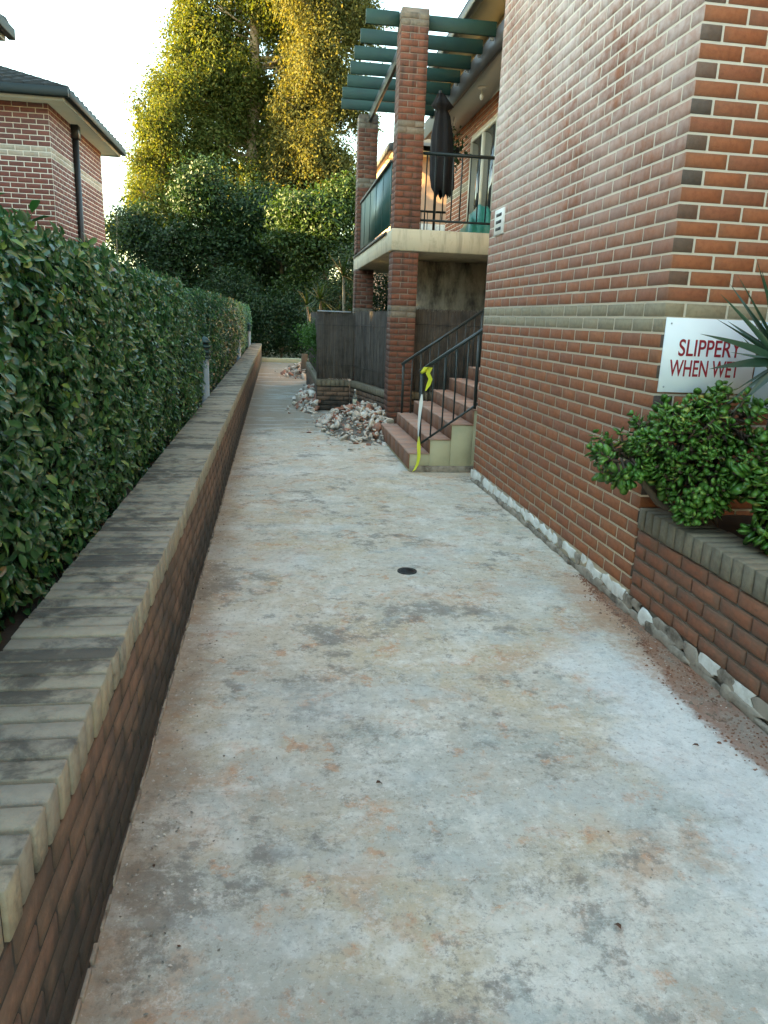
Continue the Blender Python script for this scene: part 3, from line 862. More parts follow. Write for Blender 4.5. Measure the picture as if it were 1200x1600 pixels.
# ------------------------------------------------------------------ brick pillars
def pillar(y0, x0, ztop, singles, label):
    w = .375
    p = thing('brick_pillar', label, 'pillar', (x0 + w / 2, y0 + w / 2, 0), 'brick pillars carrying the balcony and pergola')
    MB().box(x0 + .0035, x0 + w - .0035, y0 + .0035, y0 + w - .0035, 0, 2.598).build('core', M['mortar_pillar'], p)
    MB().box(x0 + .0035, x0 + w - .0035, y0 + .0035, y0 + w - .0035, 2.902, ztop).build('core', M['mortar_pillar'], p)
    segs = ((0.02, 31), (2.905, int((ztop - 2.905) / MOD_Z)))
    rest = {}
    L, S = .2444 - .0105, .1306 - .0105
    n = 0
    for (zb, cnt) in segs:
        for k in range(cnt):
            zc = zb + (k + .5) * MOD_Z
            grey = (zb < 1 and k in (20, 21)) or (zb > 2 and k in (15, 16))
            mt = M['brick_pillar_grey'] if grey or (zb > 2 and k >= cnt - 2) else M['brick_pillar']
            od = k % 2
            # pinwheel course of four bricks 1.5 long x half
            lay4 = []
            a, bsz = (L, S) if not od else (S, L)
            # front row
            lay4.append((x0, x0 + a, y0, y0 + .110)); lay4.append((x0 + a + .0105, x0 + w, y0, y0 + .110))
            lay4.append((x0, x0 + bsz, y0 + w - .110, y0 + w)); lay4.append((x0 + bsz + .0105, x0 + w, y0 + w - .110, y0 + w))
            lay4.append((x0, x0 + .110, y0 + .1205, y0 + w - .1205)); lay4.append((x0 + w - .110, x0 + w, y0 + .1205, y0 + w - .1205))
            for q, (xa, xb, ya, yb) in enumerate(lay4):
                front = q in (0, 1, 4)
                if singles and front and n < 300:
                    n += 1
                    key = ('pil', round(xb - xa, 3), round(yb - ya, 3), mt.name)
                    if key not in _brick_cache:
                        _brick_cache[key] = MB().cbox(-(xb - xa) / 2, (xb - xa) / 2, -(yb - ya) / 2, (yb - ya) / 2, -.036, .036, .0025).mesh('brick')
                        _brick_cache[key].materials.append(mt)
                    o = link('brick', _brick_cache[key], p)
                    o.location = ((xa + xb) / 2 + rng.normal(0, .0008), (ya + yb) / 2 + rng.normal(0, .0008), zc)
                    o.rotation_euler = (0, 0, rng.normal(0, .006))
                else:
                    rest.setdefault(mt.name, MB()).cbox(xa, xb, ya, yb, zc - .036, zc + .036, .0025)
    for k_, mb in rest.items(): mb.build('brick_courses', bpy.data.materials[k_], p, kind='stuff')
    return p
pillar(11.05, 1.635, 5.68, True, 'tall weathered brick pillar standing beside the rubble and the stair')
pillar(15.6, 1.55, 5.46, False, 'brick pillar at the far end of the green balcony screen')

# ------------------------------------------------------------------ pergola
pg = thing('pergola', 'dark green timber pergola over the balcony', 'pergola', (2.1, 13.4, 5.5))
for k in range(7):
    y = 11.27 + .71 * k
    t = Matrix.Rotation(rng.normal(0, .006), 4, 'Z')
    xa = 1.17 + rng.normal(0, .012)
    if k == 0:
        MB().cbox(xa, 1.632, y - .022, y + .022, 5.51, 5.69, .004).build('rafter', M['green_paint'], pg)
        MB().cbox(2.012, 3.0, y - .022, y + .022, 5.50, 5.68, .004).build('rafter', M['green_paint'], pg)
    else:
        MB().cbox(xa, 2.998, y - .022, y + .022, 5.50, 5.685, .004).build('rafter', M['green_paint'], pg)
    br = MB(); br.box(2.93, 2.99, y + .023, y + .045, 5.46, 5.62); br.build('bracket', M['wire'], pg)
MB().cbox(1.735, 1.785, 11.43, 16.2, 5.462 - .14, 5.498 - .002, .004).build('beam', M['green_dark'], pg)

# ------------------------------------------------------------------ closed umbrella, tarp, basket on the balcony
um = thing('closed_umbrella', 'closed dark patio umbrella hanging on the balcony', 'umbrella', (2.46, 12.3, 2.9))
MB().tube([(2.46, 12.3, 2.95), (2.46, 12.3, 5.06)], .022, 8).build('pole', M['gutter'], um)
MB().lathe([(.24, 0), (.25, .03), (.06, .05), (.05, .08)], (2.46, 12.3, 2.9), 16).build('base', M['black'], um, smooth=True)
nk = 24; prof = [(5.02, .05), (4.93, .11), (4.84, .18), (4.78, .085), (4.70, .12), (4.45, .165), (4.15, .18), (3.85, .19), (3.68, .18), (3.58, .13)]
vs_, fs_ = [], []
for i, (z, r) in enumerate(prof):
    for k in range(nk):
        th = 2 * math.pi * k / nk
        rr = .86 * r * (1 + .20 * math.cos(6 * th + .8 * i * .3) + .08 * math.sin(3 * th + i))
        dz = .06 * math.cos(6 * th) if i == len(prof) - 1 else 0
        vs_.append((2.47 + rr * math.cos(th) + .012 * i, 12.3 + rr * math.sin(th), z + dz))
for i in range(len(prof) - 1):
    for k in range(nk): fs_.append((i * nk + k, i * nk + (k + 1) % nk, (i + 1) * nk + (k + 1) % nk, (i + 1) * nk + k))
fs_.append(tuple(range(nk)))
MB().poly(vs_, fs_).build('canopy', M['umbrella'], um, smooth=True)

nx_, ny_ = 26, 18
vs_, fs_ = [], []
for j in range(ny_):
    for i in range(nx_):
        u = i / (nx_ - 1); v = j / (ny_ - 1)
        x = 2.98 + u * .52; y = 12.0 + v * .9
        h = .72 * (math.sin(math.pi * min(1, max(0, u * .75 + .15))) ** .6) * (math.sin(math.pi * min(.97, max(.03, v))) ** .45) * (.55 + .45 * u)
        h += .03 * math.sin(11 * u + 7 * v) + .02 * math.sin(23 * u - 5 * v)
        vs_.append((x, y, 2.905 + max(0, h if 0 < j < ny_ - 1 and i > 0 else 0)))
for j in range(ny_ - 1):
    for i in range(nx_ - 1): fs_.append((j * nx_ + i, j * nx_ + i + 1, (j + 1) * nx_ + i + 1, (j + 1) * nx_ + i))
tp = MB().poly(vs_, fs_).build('tarpaulin', M['tarp'], None, smooth=True)
tag(tp, 'crumpled teal tarpaulin thrown over something by the glass door', 'tarpaulin')

# ------------------------------------------------------------------ stair
st_ = thing('stair', 'short stair with terracotta tiled treads and cream rendered side', 'stair', (2.3, 9.0, 0))
SX = [1.43, 1.655, 1.89, 2.135, 2.38, 2.63, 2.88]
SZ = [.215, .375, .545, .71, .875, 1.04, 1.205]
SY0, SY1 = 7.90, 10.22
for k in range(7):
    x1 = SX[k + 1] if k < 6 else RX
    MB().cbox(SX[k] + .014, x1 + .013, SY0 + .012, SY1, -.03 if k else .0, SZ[k] - .016, .004).build('step_block', M['render_cream'], st_)
    ny = 7
    for t in range(ny):
        ya = SY0 + (SY1 - SY0) * t / ny + .003; yb = SY0 + (SY1 - SY0) * (t + 1) / ny - .003
        MB().cbox(SX[k], x1 + .012, ya, yb, SZ[k] - .015 , SZ[k], .003).build('tread_tile', M['tile_terra'], st_)
        zb = (SZ[k - 1] + .001) if k else .035
        MB().cbox(SX[k], SX[k] + .013, ya, yb, zb, SZ[k] - .017, .003).build('riser_tile', M['tile_riser'], st_)
MB().cbox(1.45, 2.3, SY0 - .004, SY0 + .05, -.01, .07, .006).build('broken_footing', M['plaster_dirty'], st_)

def handrail(y, x0, zt0, x1, zt1, zb0, zb1, posts, nb, label):
    h = thing('handrail', label, 'handrail', (x0, y, 0), 'stair handrails')
    MB().tube([(x0 - .03, y, zt0 - .02), (x1, y, zt1)], .020, 10).build('top_rail', M['steel_paint'], h, smooth=True)
    MB().tube([(x0, y, zb0), (x1, y, zb1)], .013, 8).build('bottom_rail', M['steel_paint'], h, smooth=True)
    for (px, pb) in posts:
        t = (px - x0) / (x1 - x0)
        MB().box(px - .015, px + .015, y - .015, y + .015, pb, zt0 + t * (zt1 - zt0) - .008).build('post', M['steel_paint'], h)
    for i in range(1, nb + 1):
        t = i / (nb + 1)
        px = x0 + t * (x1 - x0)
        if min(abs(px - q[0]) for q in posts) < .05: continue
        MB().box(px - .0075, px + .0075, y - .0075, y + .0075, zb0 + t * (zb1 - zb0), zt0 + t * (zt1 - zt0)).build('baluster', M['steel_paint'], h)
    return h
handrail(7.955, 1.55, 1.12, 2.80, 1.985, .30, 1.21, [(1.55, .216), (2.16, .711), (2.78, 1.04)], 9, 'dark green steel handrail with hazard tape tied to its bottom post')
handrail(10.15, 1.71, 1.06, 2.80, 1.81, .24, .98, [(1.71, .376), (2.78, 1.04)], 8, 'dark steel handrail on the far side of the stair by the brush fence')

# hazard tape tied on the rail end
tpx = thing('hazard_tape', 'yellow and white hazard tape hanging from the bottom post of the handrail', 'tape', (1.55, 7.93, 0))
def ribbon(pts, w, name, mat, tw=0.0):
    vs, fs = [], []
    for i, p in enumerate(pts):
        a = tw * i
        d = Vector((math.cos(a), -math.sin(a) * .8, 0)) * w / 2 * (1 if 0 < i < len(pts) - 1 else .35)
        vs += [tuple(Vector(p) - d), tuple(Vector(p) + d)]
    for i in range(len(pts) - 1): fs.append((2 * i, 2 * i + 1, 2 * i + 3, 2 * i + 2))
    # give it thickness
    n = len(vs); vs2 = [(x, y + .002, z) for (x, y, z) in vs]
    fs += [tuple(n + q for q in reversed(f)) for f in fs]
    MB().poly(vs + vs2, fs).build(name, mat, tpx, smooth=True)
Y_ = 7.918
ribbon([(1.53, Y_, 1.10), (1.58, Y_ - .01, 1.155), (1.63, Y_, 1.15), (1.60, Y_ - .012, 1.09), (1.635, Y_ - .01, 1.03), (1.615, Y_, .96), (1.59, Y_, .90)], .05, 'knot', M['tape_yellow'], .15)
ribbon([(1.55, Y_, .86), (1.545, Y_ - .006, .78), (1.535, Y_ - .008, .66), (1.53, Y_ - .01, .54), (1.53, Y_ - .012, .42), (1.535, Y_ - .012, .33)], .040, 'white_strip', M['tape_white'], .35)
ribbon([(1.535, Y_ - .012, .40), (1.54, Y_ - .014, .30), (1.545, Y_ - .03, .18), (1.53, Y_ - .045, .10), (1.50, Y_ - .06, .04), (1.47, Y_ - .075, .015)], .040, 'yellow_strip', M['tape_yellow'], .3)
MB().tube([(1.53, 7.955, 1.09), (1.60, 7.955, 1.137)], .024, 10).build('wrap', M['tape_yellow'], tpx, smooth=True)

# ------------------------------------------------------------------ low wall with brush fence
lw = thing('low_brick_wall', 'low brick planter wall with pale coping behind the rubble', 'wall', (1.1, 13.3, 0))
pts = [(.683, 18.5), (.683, 13.37), (1.27, 13.3), (1.655, 11.43)]
segs = [(pts[0], pts[1]), ((.68, 13.3), pts[2]), (pts[2], pts[3]), ((2.015, 11.35), (3.5, 11.35))]
fence_segs = []
for (a, b_) in segs:
    A = Vector((*a, 0)); B = Vector((*b_, 0)); L = (B - A).length; th = math.atan2(B.y - A.y, B.x - A.x)
    m_ = Matrix.Translation(A) @ Matrix.Rotation(th, 4, 'Z')
    MB().box(.0, L, .008, .20, -.02, .44, m_).build('core', M['mortar_dirty'], lw)
    rb = MB()
    for k in range(5):
        u = -(MOD_U / 2 if k % 2 else 0)
        while u < L:
            p0 = max(u, 0) + .005; p1 = min(u + MOD_U, L) - .005
            if p1 - p0 > .03: rb.cbox(p0, p1, 0, .05, .02 + k * .0826, .02 + k * .0826 + .072, .004, m_)
            u += MOD_U
    rb.build('brick_courses', M['brick_old'], lw, kind='stuff')
    cb = MB(); u = 0
    while u < L - .05:
        cb.cbox(u + .004, u + .080, -.012, .215, .443, .548, .004, m_); u += .0826
    cb.build('coping_row', M['coping_planter'], lw, kind='stuff')
    fence_segs.append((m_, L))
def fence(m_, L, label, z0, z1, yoff=.10):
    f = thing('brush_fence', label, 'fence', tuple(m_ @ Vector((L / 2, yoff, z0))), 'dark brush fences')
    sb_ = MB(); n = int(L / .0026)
    for i in range(n):
        u = rng.uniform(0, L); w = rng.uniform(.0018, .004); zt = z1 + rng.normal(0, .012) ; zb = z0 + abs(rng.normal(0, .012))
        yo = yoff + rng.uniform(-.028, .028); tl = rng.normal(0, .03)
        v = [(u - w, yo - w, zb), (u + w, yo - w, zb), (u + w, yo + w, zb), (u - w, yo + w, zb)]
        v += [(x + tl, y, zt) for (x, y, _) in v]
        sb_._add([tuple(m_ @ Vector(q)) for q in v], [(0, 1, 5, 4), (1, 2, 6, 5), (2, 3, 7, 6), (3, 0, 4, 7), (4, 5, 6, 7)])
    sb_.build('brushwood', M['brush'], f, kind='stuff')
    MB().box(0, L, yoff - .006, yoff + .006, z0 + .02, z1 - .03, m_).build('backing', M['brush'], f)
    for zz in (z0 + .25, z1 - .22):
        MB().tube([tuple(m_ @ Vector((0, yoff - .034, zz))), tuple(m_ @ Vector((L, yoff - .034, zz)))], .003, 5).build('tie_wire', M['gutter'], f)
    return f
f1 = fence(fence_segs[1][0], fence_segs[1][1] + .07, 'dark brush fence panel with a pale capping standing on the low brick wall', .555, 1.72)
m_, L = fence_segs[1]
MB().cbox(.0, L, .06, .14, 1.725, 1.745, .004, m_).build('capping', M['wire'], f1)
fence(*fence_segs[2], 'narrow angled brush fence panel meeting the tall brick pillar', .555, 1.74)
fence(*fence_segs[3], 'dark brush fence panel behind the stair handrails', .555, 1.80)
fence(*fence_segs[0], 'brush fence panel running away behind the fresh green bush', .555, 1.70)

# ------------------------------------------------------------------ rubble
def shard(seed):
    r = np.random.default_rng(seed)
    n = r.integers(5, 8); th = np.linspace(0, 2 * math.pi, n, endpoint=False) + r.uniform(-.35, .35, n)
    rad = r.uniform(.65, 1.15, n); t = r.uniform(.09, .24)
    vs = [(rad[k] * math.cos(th[k]), rad[k] * math.sin(th[k]), -t * r.uniform(.7, 1.1)) for k in range(n)]
    vs += [(rad[k] * .98 * math.cos(th[k]), rad[k] * .98 * math.sin(th[k]), t * r.uniform(.8, 1.15)) for k in range(n)]
    vs += [(r.normal(0, .1), r.normal(0, .1), t * 1.0)]
    fs = [tuple(reversed(range(n)))]
    for k in range(n):
        fs.append((k, (k + 1) % n, n + (k + 1) % n, n + k)); fs.append((n + k, n + (k + 1) % n, 2 * n))
    return MB().poly(vs, fs).mesh('fragment')
shards = {}
for mi, mn in enumerate(('rubble_white', 'rubble_red', 'rubble_grey')):
    shards[mn] = []
    for s in range(7):
        me = shard(s + 40 * mi); me.materials.append(M[mn]); shards[mn].append(me)
def rubble(name, label, cat, hfun, x0, x1, y0, y1, n, smin, smax, loc):
    p = thing(name, label, cat, loc, 'heaps of broken tile')
    k = 0; tries = 0
    core = MB(); gx, gy = 24, 24
    vs, fs = [], []
    for j in range(gy):
        for i in range(gx):
            x = x0 + (x1 - x0) * i / (gx - 1); y = y0 + (y1 - y0) * j / (gy - 1)
            vs.append((x, y, max(-.03, hfun(x, y) * .7 - .035)))
    for j in range(gy - 1):
        for i in range(gx - 1): fs.append((j * gx + i, j * gx + i + 1, (j + 1) * gx + i + 1, (j + 1) * gx + i))
    core.poly(vs, fs).build('loose_mortar', M['rubble_grey'], p, kind='stuff')
    while k < n and tries < 9000:
        tries += 1
        x = rng.uniform(x0, x1); y = rng.uniform(y0, y1); h = hfun(x, y)
        if h < .015: continue
        mn = rng.choice(['rubble_white', 'rubble_red', 'rubble_grey'], p=[.54, .28, .18])
        s = smin * .7 + (smax * 1.25 - smin * .7) * rng.random() ** 1.6
        o = link('fragment', random.choice(shards[mn]), p)
        o.location = (x, y, max(h - .02, s * .3) )
        o.scale = (s, s * rng.uniform(.6, 1), s * rng.uniform(.6, 1.1))
        o.rotation_euler = (rng.normal(0, .6), rng.normal(0, .6), rng.uniform(0, 6.28))
        k += 1
    # small broken bits and dust between the larger pieces
    bits = {}; k = 0; tries = 0
    while k < n * 2 and tries < 9000:
        tries += 1
        x = rng.uniform(x0 - .12, x1); y = rng.uniform(y0 - .25, y1); h = hfun(x, y)
        if h < .012 and rng.random() > .10: continue
        mn = rng.choice(['rubble_white', 'rubble_red'], p=[.68, .32])
        src = random.choice(shards[mn]); s_ = rng.uniform(.012, .042)
        mm = Matrix.Translation((x, y, max(h - .015, s_ * .2))) @ Matrix.Rotation(rng.uniform(0, 6.28), 4, 'Z') @ Matrix.Rotation(rng.normal(0, .5), 4, 'X') @ Matrix.Diagonal((s_, s_ * .8, s_, 1))
        bits.setdefault(mn, MB()).poly([mm @ v.co for v in src.vertices], [tuple(q.vertices) for q in src.polygons]); k += 1
    for mn, mb in bits.items(): mb.build('broken_bits', M[mn], p, kind='stuff')
def h1(x, y):
    # heap leaning on the low wall and the pillar, spilling to the path
    d = math.hypot((x - 1.32) / .72, (y - 11.35) / 1.75)
    edge = 1.58 - .0 if y < 11.2 else 1.72 - (y - 11.4) * .22
    if x > edge: return 0
    return max(0, .36 * (1 - d ** 1.3)) + (.012 if d < 1.02 else 0)
rubble('rubble_heap', 'large heap of broken white and terracotta tile against the tall brick pillar', 'rubble', h1, .55, 1.62, 9.45, 13.15, 299, .035, .085, (1.1, 11, 0))
def h2(x, y):
    d = math.hypot((x - .64) / .36, (y - 14.2) / 1.5)
    return max(0, .38 * (1 - d ** 1.2)) if x < .67 else 0
rubble('rubble_heap', 'smaller heap of broken tile round the corner of the low brick wall', 'rubble', h2, .26, .66, 12.75, 15.8, 130, .045, .10, (.5, 14, 0))
def h3(x, y):
    d = math.hypot((x - .65) / .62, (y - 21.5) / 1.7)
    return max(0, .30 * (1 - d ** 1.3))
rubble('rubble_heap', 'brownish far heap of rubble beside the dark plant pot', 'rubble', h3, .0, 1.2, 19.7, 23.2, 90, .05, .13, (.6, 21.5, 0))

bt = thing('glass_bottle', 'clear glass bottle with a paper label standing on the rubble heap', 'bottle', (1.25, 12.1, .22))
MB().lathe([(.034, 0), (.036, .01), (.036, .15), (.030, .18), (.014, .215), (.013, .27)], (1.25, 12.1, .22), 16).build('glass', M['bottle'], bt, smooth=True)
MB().lathe([(.0368, .03), (.0368, .12)], (1.25, 12.1, .22), 16).build('paper_label', M['label_paper'], bt, smooth=True)
MB().lathe([(.0145, .262), (.0145, .285)], (1.25, 12.1, .22), 12).build('cap', M['white_metal'], bt, smooth=True)

# ------------------------------------------------------------------ drain cover
dc = thing('drain_cover', 'small round dark metal drain cover let into the concrete', 'drain', (.859, 4.6, 0))
MB().lathe([(.066, .0), (.066, .008), (.056, .009), (.056, .006)], (.859, 4.6, 0), 28).build('rim', M['grate'], dc, smooth=False)
MB().lathe([(.054, .001), (.054, .0075)], (.859, 4.6, 0), 24).build('plate', M['grate'], dc)
for q in range(-3, 4):
    hw = math.sqrt(.048 ** 2 - (q * .013) ** 2) * .85
    MB().box(.859 - hw, .859 + hw, 4.6 + q * .013 - .003, 4.6 + q * .013 + .003, .0078, .0088).build('slot', M['black'], dc)

# ------------------------------------------------------------------ planter (right)
PX0, PY0, PY1 = BX, -1.5, BY0 - .012
pl = thing('brick_planter', 'raised brick planter with grey on-edge coping below the warning sign', 'planter', (BX + .2, 2.4, 0))
MB().box(PX0 + .010, PX0 + .22, PY0, PY1, -.05, .522).build('mortar_core', M['mortar_mid'], pl)
MB().box(PX0 + .002, PX0 + .235, PY0, PY1, .525, .640).build('mortar_bed', M['mortar_mid'], pl)
pb_ = []
for k in range(5):
    zc = .521 - (k + .5) * .0826
    u = PY1 - (MOD_U / 2 if k % 2 else 0) - 23 * MOD_U
    while u < PY1:
        a = max(u, PY0) + .007; e = min(u + MOD_U, PY1) - .007
        if e - a > .03: pb_.append((PX0 - .001, (a + e) / 2, zc, e - a, .069, .06, 'y', -1, M['brick_planter']))
        u += MOD_U
lay(pl, pb_, 300)
n = int((PY1 - PY0) / .0826)
mcp = [MB().cbox(-.122, .122, -.0365, .0365, -.060, .060, .004 + .001 * v, axis='y').mesh('coping_brick') for v in range(3)]
for q in mcp: q.materials.append(M['coping_planter'])
for i in range(n):
    o = link('coping_brick', mcp[i % 3], pl)
    o.location = (PX0 + .113 + rng.normal(0, .0015), PY1 - (i + .5) * .0826, .588 + rng.normal(0, .0015)); o.rotation_euler = (rng.normal(0, .006), 0, rng.normal(0, .006))
wall_foot(pl, .4, PY1 - .02, .42, .118)
ps = sheet(lambda y: (PX0 + .23, 3.51), PY0, PY1, 30, 50, lambda x, y: .60 + .02 * smooth_noise2(x, y, 8, 12) + .01 * smooth_noise2(x, y, 30, 13), 'planter_soil', M['soil'])
tag(ps, 'dark soil filling the raised brick planter', 'soil', kind='structure')

# ------------------------------------------------------------------ sign
sg = thing('warning_sign', 'pale sign reading SLIPPERY WHEN WET in red letters on the brick corner', 'sign', (2.35, BY0, 1.5))
sx0, sx1, sz0, sz1 = 2.072, 2.625, 1.306, 1.705
MB().cbox(sx0, sx1, BY0 - .012, BY0 - .004, sz0, sz1, .0015).build('panel', M['sign_white'], sg)
def letters(txt, x, z, size, sxs, parent, mat):
    cu = bpy.data.curves.new('lettering', 'FONT'); cu.body = txt; cu.size = size; cu.extrude = .0008
    cu.align_x = 'CENTER'; cu.offset = .0013
    t = bpy.data.objects.new('tmp', cu); col.objects.link(t)
    dg = bpy.context.evaluated_depsgraph_get()
    me = bpy.data.meshes.new_from_object(t.evaluated_get(dg))
    bpy.data.objects.remove(t)
    me.materials.clear(); me.materials.append(mat)
    me.name = 'lettering'
    xs_ = [v.co.x for v in me.vertices]; sxs = sxs / (max(xs_) - min(xs_))
    for v in me.vertices:
        v.co = Vector((x + v.co.x * sxs, BY0 - .0135 - v.co.z, z + v.co.y))
    return link('lettering', me, parent)
letters('SLIPPERY', 2.345, 1.506, .126, .37, sg, M['sign_red'])
letters('WHEN WET', 2.330, 1.396, .126, .415, sg, M['sign_red'])
for (qx, qz) in ((sx0 + .03, sz1 - .03), (sx1 - .03, sz1 - .03), (sx0 + .03, sz0 + .03), (sx1 - .03, sz0 + .03)):
    MB().tube([(qx, BY0 - .0125, qz), (qx, BY0 - .015, qz)], .005, 8).build('screw', M['wire'], sg)
bd = MB().cbox(2.635, 3.05, BY0 - .011, BY0 - .004, 1.20, 1.70, .0015).build('blank_board', M['sign_grey'])
tag(bd, 'plain pale board fixed beside the warning sign behind the yucca', 'board')

# ------------------------------------------------------------------ foliage helpers
def frames(Nn, T):
    Nn = Nn / np.linalg.norm(Nn, axis=1, keepdims=True)
    T = T - (T * Nn).sum(1, keepdims=True) * Nn
    T = T / np.maximum(np.linalg.norm(T, axis=1, keepdims=True), 1e-6)
    B = np.cross(Nn, T)
    return T, B, Nn
LEAF8 = np.array([(0, 0, 0), (.30, .40, .10), (.30, -.40, .10), (.70, .36, .07), (.70, -.36, .07), (1, 0, -.10), (.30, 0, .0), (.70, 0, -.02)])
LEAF8F = [(0, 6, 1), (0, 2, 6), (1, 6, 7, 3), (6, 2, 4, 7), (3, 7, 5), (7, 4, 5)]
LEAF4 = np.array([(0, 0, 0), (.45, .42, .06), (1, 0, -.05), (.45, -.42, .06)])
LEAF4F = [(0, 2, 1), (0, 3, 2)]
def leaves_mesh(name, P, Nn, T, L, W, tmpl, tf, smooth=False):
    T, B, Nn = frames(Nn, T)
    n = len(P); k = len(tmpl)
    V = (P[:, None, :] + T[:, None, :] * (tmpl[None, :, 0:1] * L[:, None, None]) + B[:, None, :] * (tmpl[None, :, 1:2] * W[:, None, None])
         + Nn[:, None, :] * (tmpl[None, :, 2:3] * L[:, None, None])).reshape(-1, 3)
    fi = np.concatenate([np.array(f) for f in tf]); fl = np.array([len(f) for f in tf])
    F = (np.arange(n)[:, None] * k + fi[None, :]).ravel()
    return mesh_np(name, V, F, np.tile(fl, n), smooth=smooth)
def unit(n): 
    v = rng.normal(0, 1, (n, 3)); return v / np.linalg.norm(v, axis=1, keepdims=True)
def leaf_singles(parent, idx, P, Nn, T, L, W, tmpl, tf, mat, name='leaf', smooth=False):
    T, B, Nn = frames(Nn[idx], T[idx])
    me = MB().poly([tuple(v) for v in tmpl], tf).mesh(name, smooth)
    me.materials.append(mat)
    for q, i in enumerate(idx):
        o = link(name, me, parent)
        t, b2, n2 = T[q] * L[i], B[q] * W[i], Nn[q] * L[i]
        p = P[i]
        mm = Matrix(((t[0], b2[0], n2[0], p[0]), (t[1], b2[1], n2[1], p[1]), (t[2], b2[2], n2[2], p[2]), (0, 0, 0, 1)))
        o.matrix_parent_inverse = Matrix.Identity(4)
        pl_ = Vector(parent.location)
        o.matrix_basis = Matrix.Translation(-pl_) @ mm

# ------------------------------------------------------------------ hedge
hd = thing('hedge', 'long clipped dark green hedge behind the low garden wall', 'hedge', (-1.6, 14, .5))
HY0, HY1 = -2.0, 30.0
def hedge_front(y, z): return -.16 * (np.exp(-((y - 9.3) / .5) ** 2) + np.exp(-((y - 18.1) / .6) ** 2) + np.exp(-((y - 25.3) / .7) ** 2)) - .87 - .0066 * y - .07 * np.clip((z - 1.3) / .6, 0, 1) ** 2 + .09 * smooth_noise2(y, z * 1.3, 2.2, 31) + .055 * smooth_noise2(y, z, 8, 32) - .05 * np.clip((.8 - z) / .3, 0, 1)
def hedge_top(x, y): return 1.92 - .004 * y + .06 * smooth_noise2(x, y, 1.7, 33) + .035 * smooth_noise2(x, y, 6, 34) - .12 * np.exp(-((x - hedge_front(y, 1.9)) / .10) ** 2)
def hedge_pts(ya, yb, nf, ntp):
    y = rng.uniform(ya, yb, nf); z = .5 + 1.42 * rng.beta(1.15, 1, nf)
    dp = rng.exponential(.055, nf)
    # clumps: push whole little twigs in or out
    x = hedge_front(y, z) - dp + .03
    P1 = np.stack([x, y, z], 1); N1 = np.stack([np.ones(nf), np.full(nf, -.15), np.full(nf, .45)], 1)
    y2 = rng.uniform(ya, yb, ntp); x2 = hedge_front(y2, 1.8) - rng.uniform(0, 1.15, ntp)
    z2 = hedge_top(x2, y2) - rng.exponential(.045, ntp) + .02
    P2 = np.stack([x2, y2, z2], 1); N2 = np.stack([np.full(ntp, .2), np.full(ntp, -.1), np.ones(ntp)], 1)
    P = np.concatenate([P1, P2]); Nn = np.concatenate([N1, N2])
    return P, Nn
def hedge_part(ya, yb, nf, ntp, l0, l1, tmpl, tf, nsing):
    P, Nn = hedge_pts(ya, yb, nf, ntp)
    n = len(P)
    Nn = Nn / np.linalg.norm(Nn, axis=1, keepdims=True) + .62 * unit(n)
    T = unit(n) + np.array([.35, -.1, .35])
    L = rng.uniform(l0, l1, n); W = L * rng.uniform(.48, .62, n)
    keep = np.ones(n, bool)
    if nsing:
        pr = project(P)
        d = np.where((pr[:, 0] > 5) & (pr[:, 0] < 420) & (pr[:, 1] > 330) & (pr[:, 1] < 1050), pr[:, 2], 99)
        outer = np.concatenate([P[:nf, 0] > hedge_front(P[:nf, 1], P[:nf, 2]) - .01, P[nf:, 2] > hedge_top(P[nf:, 0], P[nf:, 1]) - .01])
        d = np.where(outer, d, 99)
        idx = np.argsort(d)[:nsing]
        leaf_singles(hd, idx, P, Nn, T, L, W, tmpl, tf, M['leaf_hedge'])
        keep[idx] = False
    me = leaves_mesh('foliage', P[keep], Nn[keep], T[keep], L[keep], W[keep], tmpl, tf)
    o = link('foliage', me, hd, M['leaf_hedge']); o['kind'] = 'stuff'
hedge_part(HY0, 6.5, 38000, 22000, .034, .066, LEAF8, LEAF8F, 300)
hedge_part(6.5, 13.5, 24000, 12000, .034, .062, LEAF4, LEAF4F, 0)
hedge_part(13.5, HY1, 22000, 10000, .045, .085, LEAF4, LEAF4F, 0)
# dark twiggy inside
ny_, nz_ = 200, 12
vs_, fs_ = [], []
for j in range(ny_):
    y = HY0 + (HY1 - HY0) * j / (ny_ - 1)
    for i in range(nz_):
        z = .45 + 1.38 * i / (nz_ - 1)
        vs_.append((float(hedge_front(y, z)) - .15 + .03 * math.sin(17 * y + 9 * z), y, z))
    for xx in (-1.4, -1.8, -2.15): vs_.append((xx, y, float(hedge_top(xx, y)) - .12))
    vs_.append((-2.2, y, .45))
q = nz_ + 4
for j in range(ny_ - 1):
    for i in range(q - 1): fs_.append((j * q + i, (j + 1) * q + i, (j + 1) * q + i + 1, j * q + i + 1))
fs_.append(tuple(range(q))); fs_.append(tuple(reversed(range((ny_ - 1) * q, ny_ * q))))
MB().poly(vs_, fs_).build('inner_growth', M['leaf_core'], hd, kind='stuff')
